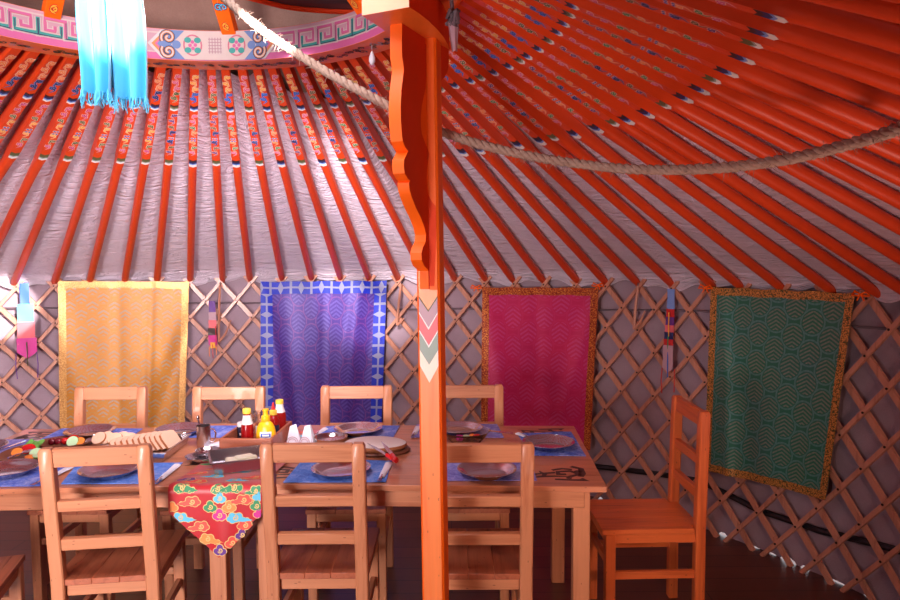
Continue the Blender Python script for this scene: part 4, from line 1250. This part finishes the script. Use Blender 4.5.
for k in range(10):
    b = MB()
    o2 = [(-.048, 0), (.048, 0), (.050, .050), (.044, .070), (.024, .078), (-.024, .078), (-.044, .070), (-.050, .050)]
    th = .011
    f_ = [V((x, -th/2, z)) for x, z in o2]; g_ = [V((x, th/2, z)) for x, z in o2]
    b.poly(f_, 'bread'); b.poly(g_[::-1], 'bread')
    for q in range(8): b.poly([f_[q], g_[q], g_[(q+1) % 8], f_[(q+1) % 8]], 'crust')
    o = b.build('bread_slice', loc=(-1.385+.0185*k, 2.965+.013*k, .760), smooth=False)
    o.rotation_euler = (R_(-36+random.uniform(-3, 3)), 0, R_(74))
    tag(o, f'bread slice leaning in the rectangular tray, {ORD[k]} from the front left', 'bread', 'bread slices in the tray')
# butter box
open_tray('butter_box', 'open rectangular steel box with butter on the red runner', (-.845, 2.785), .20, .17, .048, R_(22), 'steel_dull', 'box', z=.7615)
b = MB(); b.box((0, 0, .012), (.125, .085, .024), 'butter', bev=.006); b.box((.012, .004, .028), (.07, .05, .010), 'butter', Matrix.Rotation(.3, 3, 'Z'), bev=.004)
tag(b.build('butter_block', loc=(-.838, 2.79, .7645), rotz=R_(20)), 'white block of butter inside the open steel box', 'butter')
# mug + spoon
def mug(label, p):
    t = thing('steel_mug', label, 'mug', p)
    b = MB(); b.lathe([(0, 0), (.028, 0), (.030, .003), (.0305, .092), (.0315, .095), (.0295, .095), (.0285, .005), (0, .004)], 'steel_dull', 28); b.build('cup', t)
    b = MB(); b.tube([V((.030, 0, .080)), V((.046, 0, .078)), V((.054, 0, .060)), V((.050, 0, .036)), V((.040, 0, .022)), V((.030, 0, .022))], .0035, 'steel', 8); b.build('handle', t)
q = at_z(204, 446.5, .753); mug('steel mug with a spoon in it beside the bread tray', q)
b = MB(); b.tube([(0, 0, .008), (-.006, -.004, .06), (-.020, -.008, .125)], [.003, .003, .004], 'steel', 6); b.lathe([(0, .118), (.005, .122), (.007, .130), (.004, .140), (0, .142)], 'steel', 10, (-.020, -.008, 0))
tag(b.build('tea_spoon', loc=q), 'tea spoon standing in the steel mug', 'spoon')
# sauce bowl on a saucer
q = at_z(206, 459, .7535)
platter('saucer', 'small steel saucer under the sauce bowl beside the butter box', (205, 460), .08, .065, 'steel_dull', cat='saucer')
t = thing('sauce_bowl', 'small steel bowl of dark jam in front of the mug', 'bowl', at_z(208, 456, .7585))
b = MB(); b.lathe([(0, 0), (.028, 0), (.042, .014), (.050, .028), (.0515, .0285), (.044, .015), (.030, .004), (0, .003)], 'steel', 28); b.build('dish', t)
b = MB(); b.lathe([(0, .016), (.043, .016), (.030, .020), (0, .022)], 'beet', 20); b.build('jam', t)
b = MB(); b.box((0, 0, .004), (.09, .05, .005), 'napkin', bev=.001); b.box((.01, .004, .010), (.07, .045, .004), 'napkin', Matrix.Rotation(.15, 3, 'Z'), bev=.001)
tag(b.build('paper_napkin', loc=at_z(214, 446.5, .752), rotz=.6), 'folded white paper napkin right of the steel mug', 'napkin')
# ---- wooden condiment caddy
t = thing('condiment_caddy', 'brown wooden condiment caddy full of sauce bottles', 'caddy', (-.862, 3.115, .7585), R_(-3))
cw, cdp, chh = .225, .31, .066
for nm, c, s_ in (('front_board', (0, -cdp/2, chh/2), (cw, .012, chh)), ('back_board', (0, cdp/2, chh/2), (cw, .012, chh)), ('side_board', (-cw/2+.006, 0, chh/2), (.012, cdp-.012, chh)), ('side_board', (cw/2-.006, 0, chh/2), (.012, cdp-.012, chh)), ('bottom_board', (0, 0, .005), (cw-.02, cdp-.02, .008))):
    b = MB(); b.box(c, s_, 'cad_x', bev=.0015) if False else b.box(c, s_, 'seat_x', bev=.0015); ob = b.build(nm, t)
for sx in (-.05, .03):
    b = MB(); b.lathe([(0, 0), (.005, 0), (.005, .004), (0, .006)], 'iron', 8)
    ob = b.build('nail', t); ob.location = (sx, -cdp/2-.006, .024); ob.rotation_euler = (PI/2, 0, 0)
def put_on(ang, R_b, mat, b, z0, z1, half, sx=1, sy=1, off=.0008):
    "curved label patch on a bottle"
    b.grid(lambda u, v: (R_b*sx*math.cos(ang-half+2*half*u)*(1+off/R_b), R_b*sy*math.sin(ang-half+2*half*u)*(1+off/R_b), z0+(z1-z0)*v), 10, 2, mat)
ZB = .770
F = -PI/2+.25
# ketchup
t = thing('ketchup_bottle', 'ketchup bottle with white neck label and yellow cap in the caddy front', 'bottle', (-.884, 3.035, ZB), 0, 'sauce bottles in the caddy')
b = MB(); b.lathe([(0, 0), (.025, 0), (.0265, .004), (.0265, .080), (.024, .100), (.017, .122), (.015, .140), (.015, .148), (0, .148)], 'ketchup', 24); b.build('bottle_body', t)
b = MB(); b.lathe([(.0178, .103), (.0250, .099), (.0245, .103), (.0182, .124), (.0160, .138), (.0155, .138)], 'label_white', 24); b.build('label', t)
b = MB(); b.lathe([(0, .145), (.0175, .145), (.0180, .148), (.0175, .164), (.015, .167), (0, .167)], 'cap_yellow', 24); b.build('bottle_cap', t)
# mustard
t = thing('mustard_bottle', 'yellow squeeze mustard bottle in the middle of the caddy', 'bottle', (-.800, 3.025, ZB), 0, 'sauce bottles in the caddy')
b = MB(); b.lathe([(0, 0), (.036, 0), (.040, .004), (.042, .03), (.042, .065), (.038, .088), (.028, .106), (.018, .114), (.016, .118), (0, .118)], 'mustard', 28, sy=.65); b.build('bottle_body', t)
b = MB(); b.lathe([(0, .116), (.019, .116), (.020, .120), (.0185, .136), (.012, .140), (.011, .156), (.014, .158), (.014, .166), (0, .166)], 'mustard', 24); b.build('bottle_cap', t)
b = MB()
for mat, rz0, rz1, hf, of in (('label_white', .018, .072, .62, .0010), ('p_blue', .048, .064, .50, .0016), ('p_red', .026, .032, .50, .0018), ('p_purple', .018, .026, .28, .002), ('p_white', .052, .060, .34, .0022), ('p_purple', .036, .044, .22, .0022), ('p_red', .034, .046, .1, .0024)):
    put_on(-PI/2+.12, .0420, mat, b, rz0, rz1, hf, 1, .65, of)
b.build('label', t)
# hot sauce
t = thing('hot_sauce_bottle', 'small red sauce bottle with pointed red tip in the caddy', 'bottle', (-.792, 3.125, ZB), 0, 'sauce bottles in the caddy')
b = MB(); b.lathe([(0, 0), (.025, 0), (.027, .004), (.027, .085), (.023, .105), (.014, .116), (.0135, .120), (0, .120)], 'hotsauce', 24); b.build('bottle_body', t)
b = MB(); b.lathe([(0, .118), (.0165, .118), (.017, .121), (.0165, .138), (.010, .141), (0, .141)], 'cap_yellow', 24); b.build('bottle_cap', t)
b = MB(); b.lathe([(0, .140), (.0085, .140), (.0075, .150), (.003, .172), (0, .174)], 'cap_red', 16); b.build('nozzle', t)
b = MB(); put_on(F, .027, 'jar_dark', b, .02, .075, 1.0); b.build('label', t)
# tall bottle
t = thing('sauce_bottle', 'brown-red sauce bottle with yellow cap at the back right of the caddy', 'bottle', (-.785, 3.215, ZB), 0, 'sauce bottles in the caddy')
b = MB(); b.lathe([(0, 0), (.026, 0), (.028, .004), (.028, .090), (.025, .108), (.017, .128), (.0155, .150), (0, .150)], 'hotsauce', 24); b.build('bottle_body', t)
b = MB(); b.lathe([(.0188, .110), (.0252, .110), (.0180, .130), (.0162, .148), (.0158, .148)], 'label_white', 24); b.build('label', t)
b = MB(); b.lathe([(0, .148), (.0180, .148), (.0184, .152), (.0175, .166), (0, .167)], 'cap_yellow', 24); b.build('bottle_cap', t)
# dark jar
t = thing('spice_jar', 'dark jar with white lid at the left of the caddy', 'jar', (-.930, 3.13, ZB))
b = MB(); b.lathe([(0, 0), (.024, 0), (.026, .003), (.026, .062), (.023, .068), (0, .068)], 'jar_dark', 24); b.build('jar_body', t)
b = MB(); b.lathe([(0, .066), (.0255, .066), (.026, .069), (.026, .080), (.024, .083), (0, .083)], 'label_white', 24); b.build('lid', t)
b = MB(); put_on(F, .026, 'p_white', b, .030, .040, .6); b.build('label', t)
# clear jar
t = thing('glass_jar', 'clear glass jar between the ketchup and mustard bottles', 'jar', (-.868, 3.165, ZB))
b = MB(); b.lathe([(0, 0), (.026, 0), (.029, .004), (.029, .085), (.022, .102), (.020, .112), (.0225, .113), (.0225, .125), (.0185, .125), (.0180, .100), (.026, .083), (.026, .006), (0, .005)], 'glass', 24); b.build('jar_body', t)
b = MB(); put_on(F, .029, 'label_white', b, .03, .065, .5); put_on(F, .029, 'p_red', b, .04, .055, .25, off=.0014); b.build('label', t)
# folded napkin fans
def nap_fan(label, c, rz):
    b = MB(); hgt, w = .082, .034
    for off, k in ((0, 1.0), (.010, .9)):
        A = [V((-w*k, -.018-off, 0)), V((w*k*.9, -.018-off, 0)), V((w*.25, -.004, hgt*k)), V((-w*.55, -.004, hgt*k*.9))]
        Bk = [V((p_.x, -p_.y, p_.z)) for p_ in A]
        b.poly(A, 'napkin'); b.poly(Bk[::-1], 'napkin'); b.poly([A[0], A[3], Bk[3], Bk[0]], 'napkin'); b.poly([A[1], Bk[1], Bk[2], A[2]], 'napkin'); b.poly([A[3], A[2], Bk[2], Bk[3]], 'napkin')
    for r in (.018, .026): b.ribbon([(-.008+r*math.cos(q*PI/8), .004+r*math.sin(q*PI/8)) for q in range(9)], .0025, lambda x, y: V((x, -.0295+y*.17, y)), 'p_mauve')
    tag(b.build('folded_napkin', loc=at_z(*c, .7515), rotz=rz, smooth=False), label, 'napkin', 'white folded napkins beside the caddy')
nap_fan('left one of two white folded napkins right of the caddy', (294.5, 442), .15)
nap_fan('right one of two white folded napkins right of the caddy', (309, 442.5), -.3)
# steel bowl, bread board, knives, salad
t = thing('steel_bowl', 'low steel bowl between the napkins and the cutting board', 'bowl', at_z(331, 443, .7515))
b = MB(); b.lathe([(0, 0), (.05, 0), (.068, .016), (.074, .030), (.0755, .0305), (.070, .017), (.052, .004), (0, .003)], 'steel', 32); b.build('dish', t)
q = at_z(375, 450, .7515)
b = MB(); b.lathe([(0, 0), (.150, 0), (.156, .006), (.150, .012), (0, .012)], 'wood_dish', 40, sy=.72)
tag(b.build('cutting_board', loc=q, rotz=R_(-6)), 'oval brown cutting board under the flat bread left of the pillar', 'cutting board')
b = MB(); b.lathe([(0, 0), (.128, 0), (.138, .009), (.134, .020), (.118, .026), (0, .029)], 'bread', 40, sy=.72, mats=['crust', 'crust', 'crust', 'flat_white', 'flat_white'])
tag(b.build('flat_bread', loc=q+V((.002, .004, .0125)), rotz=R_(-6)), 'pale round flat bread on the cutting board', 'bread')
def red_knife(label, tip, mid, end, z):
    A, B, E_ = at_z(*tip, z), at_z(*mid, z), at_z(*end, z-.012)
    d = (E_-A); L_ = d.length; hb = (B-A).length
    t = thing('paring_knife', label, 'knife', A, math.atan2(d.y, d.x), 'red-handled knives')
    pit = math.asin(max(-.9, min(.9, d.z/L_)))
    b = MB(); k = hb
    pts = [(0, 0), (k*.4, .008), (k, .010), (k, -.008), (k*.5, -.008)]
    f_ = [V((x, y, .001)) for x, y in pts]; g_ = [V((x, y, -.001)) for x, y in pts]
    b.poly(f_[::-1], 'steel'); b.poly(g_, 'steel')
    for q_ in range(5): b.poly([f_[q_], f_[(q_+1) % 5], g_[(q_+1) % 5], g_[q_]], 'steel')
    b.build('blade', t)
    b = MB(); b.tube([V((k-.004, 0, 0)), V((k+.02, .001, 0)), V((L_*.85, -.001, 0)), V((L_-.004, 0, 0)), V((L_, 0, 0))], [.008, .0095, .0095, .0105, .006], 'knife_red', 10); b.build('handle', t)
    t.rotation_euler = (0, -pit, math.atan2(d.y, d.x))
red_knife('red-handled knife with long blade lying nearer on the flat bread', (367, 443), (381, 454), (397, 461), .802)
red_knife('red-handled knife lying farther right across the flat bread', (381, 441), (391, 453), (396, 460), .812)
q = at_z(466, 441, .7515)
t = thing('salad_bowl', 'clear shallow bowl with salad leftovers just right of the pillar', 'bowl', q)
b = MB(); b.lathe([(0, 0), (.070, 0), (.088, .02), (.110, .050), (.112, .051), (.1085, .050), (.086, .021), (.068, .003), (0, .003)], 'glass', 36); b.build('dish', t)
for dx, dy, r, mat, lab, nm in ((.05, -.02, .024, 'tomato', 'red tomato chunk in the clear salad bowl', 'tomato_chunk'), (-.03, -.03, .022, 'p_magenta', 'magenta beetroot chunk in the clear salad bowl', 'beetroot_chunk'), (.0, -.02, .020, 'cucumber', 'pale cucumber chunk in the clear salad bowl', 'cucumber_chunk'), (.03, .0, .018, 'carrot', 'orange carrot chunk in the clear salad bowl', 'carrot_chunk')):
    bm_ = bmesh.new(); bmesh.ops.create_icosphere(bm_, subdivisions=2, radius=r)
    for v in bm_.verts: v.co *= random.uniform(.85, 1.1); v.co.z *= .7
    b = MB(); b.bm(bm_, mat); tag(b.build(nm, loc=q+V((dx, dy, .021))), lab, nm.split('_')[0], 'salad pieces in the clear bowl')
A, B = at_z(489, 433, .79), at_z(512, 440, .757); d = B-A; Lg = d.length
t = thing('serving_tongs', 'steel serving tongs leaning out of the clear salad bowl', 'tongs', A, math.atan2(d.y, d.x))
for sgn in (-1, 1):
    b = MB(); b.box((Lg*.5, sgn*.007, .004), (Lg, .010, .002), 'steel', Matrix.Rotation(sgn*.05, 3, 'Z') @ Matrix.Rotation(.12, 3, 'Y'), bev=.0005); b.build('arm', t)

# ------------------------------------------------------------------ light
def area(name, loc, target, size, energy, col=(1, 1, 1), shape='DISK', sy=None):
    l = bpy.data.lights.new(name, 'AREA'); l.shape = shape; l.size = size; l.energy = energy; l.color = col
    if sy: l.size_y = sy
    o = bpy.data.objects.new(name, l); C.objects.link(o); o.location = loc
    o.rotation_euler = (V(target)-V(loc)).to_track_quat('-Z', 'Y').to_euler(); return o
def spot(name, loc, target, ang, energy, col=(1, 1, 1), blend=.3, rad=.02):
    l = bpy.data.lights.new(name, 'SPOT'); l.spot_size = ang; l.spot_blend = blend; l.energy = energy; l.color = col; l.shadow_soft_size = rad
    o = bpy.data.objects.new(name, l); C.objects.link(o); o.location = loc
    o.rotation_euler = (V(target)-V(loc)).to_track_quat('-Z', 'Y').to_euler(); return o
area('crown_skylight', (-.85, 1.75, 2.74), (-1.15, 2.4, 0), .9, 18, (.95, .95, 1.0))
k1 = area('back_wall_fill', (-.62, 2.5, 1.72), (-2.1, 5.0, 1.05), .6, 14.5, (1, .93, .99)); k1.data.spread = R_(110)  # added mid-air lamp, unseen, to brighten the back and left wall
d1 = area('doorway_light', (-1.95, -.95, 1.35), (-2.0, 4.9, 1.55), 1.1, 92, (1, .90, .90), 'RECTANGLE', 1.5); d1.data.spread = R_(92)
f1 = area('right_fill', (1.2, .2, 1.7), (.80, 3.0, .65), .5, 12, (1, .62, .44)); f1.data.spread = R_(60)
spot('pillar_fill', (.9, .35, 1.9), (PX, PY, 2.0), R_(17), 26, (1, .8, .6), .6, .15)
b1 = area('roof_fill', (1.0, 1.0, .5), (1.0, 2.3, 2.2), .8, 6, (1, .66, .56)); b1.data.spread = R_(110)  # added unseen lamp aimed up to brighten the rafters on the right
spot('sunbeam_on_wall', (-.35, 1.95, 2.56), wp(at_wall(6, 308)[0], 1.25), R_(6.0), 2500, (1, .97, .93), .35, .015)
spot('sunbeam_on_scarf', (-.52, 1.25, 2.62), (scx, SY, 2.26), R_(15), 330, (1, .98, .95), .15, .02)
spot('sunbeam_on_rope', (-.6, 1.5, 2.62), at_y(268, 34, 2.38), R_(15), 800, (1, .97, .95), .6, .02)
w = bpy.data.worlds.new('sky'); S.world = w; w.use_nodes = True
nt = w.node_tree; bg = nt.nodes['Background']
bg.inputs[0].default_value = (.92, .95, 1, 1); bg.inputs[1].default_value = 3.0
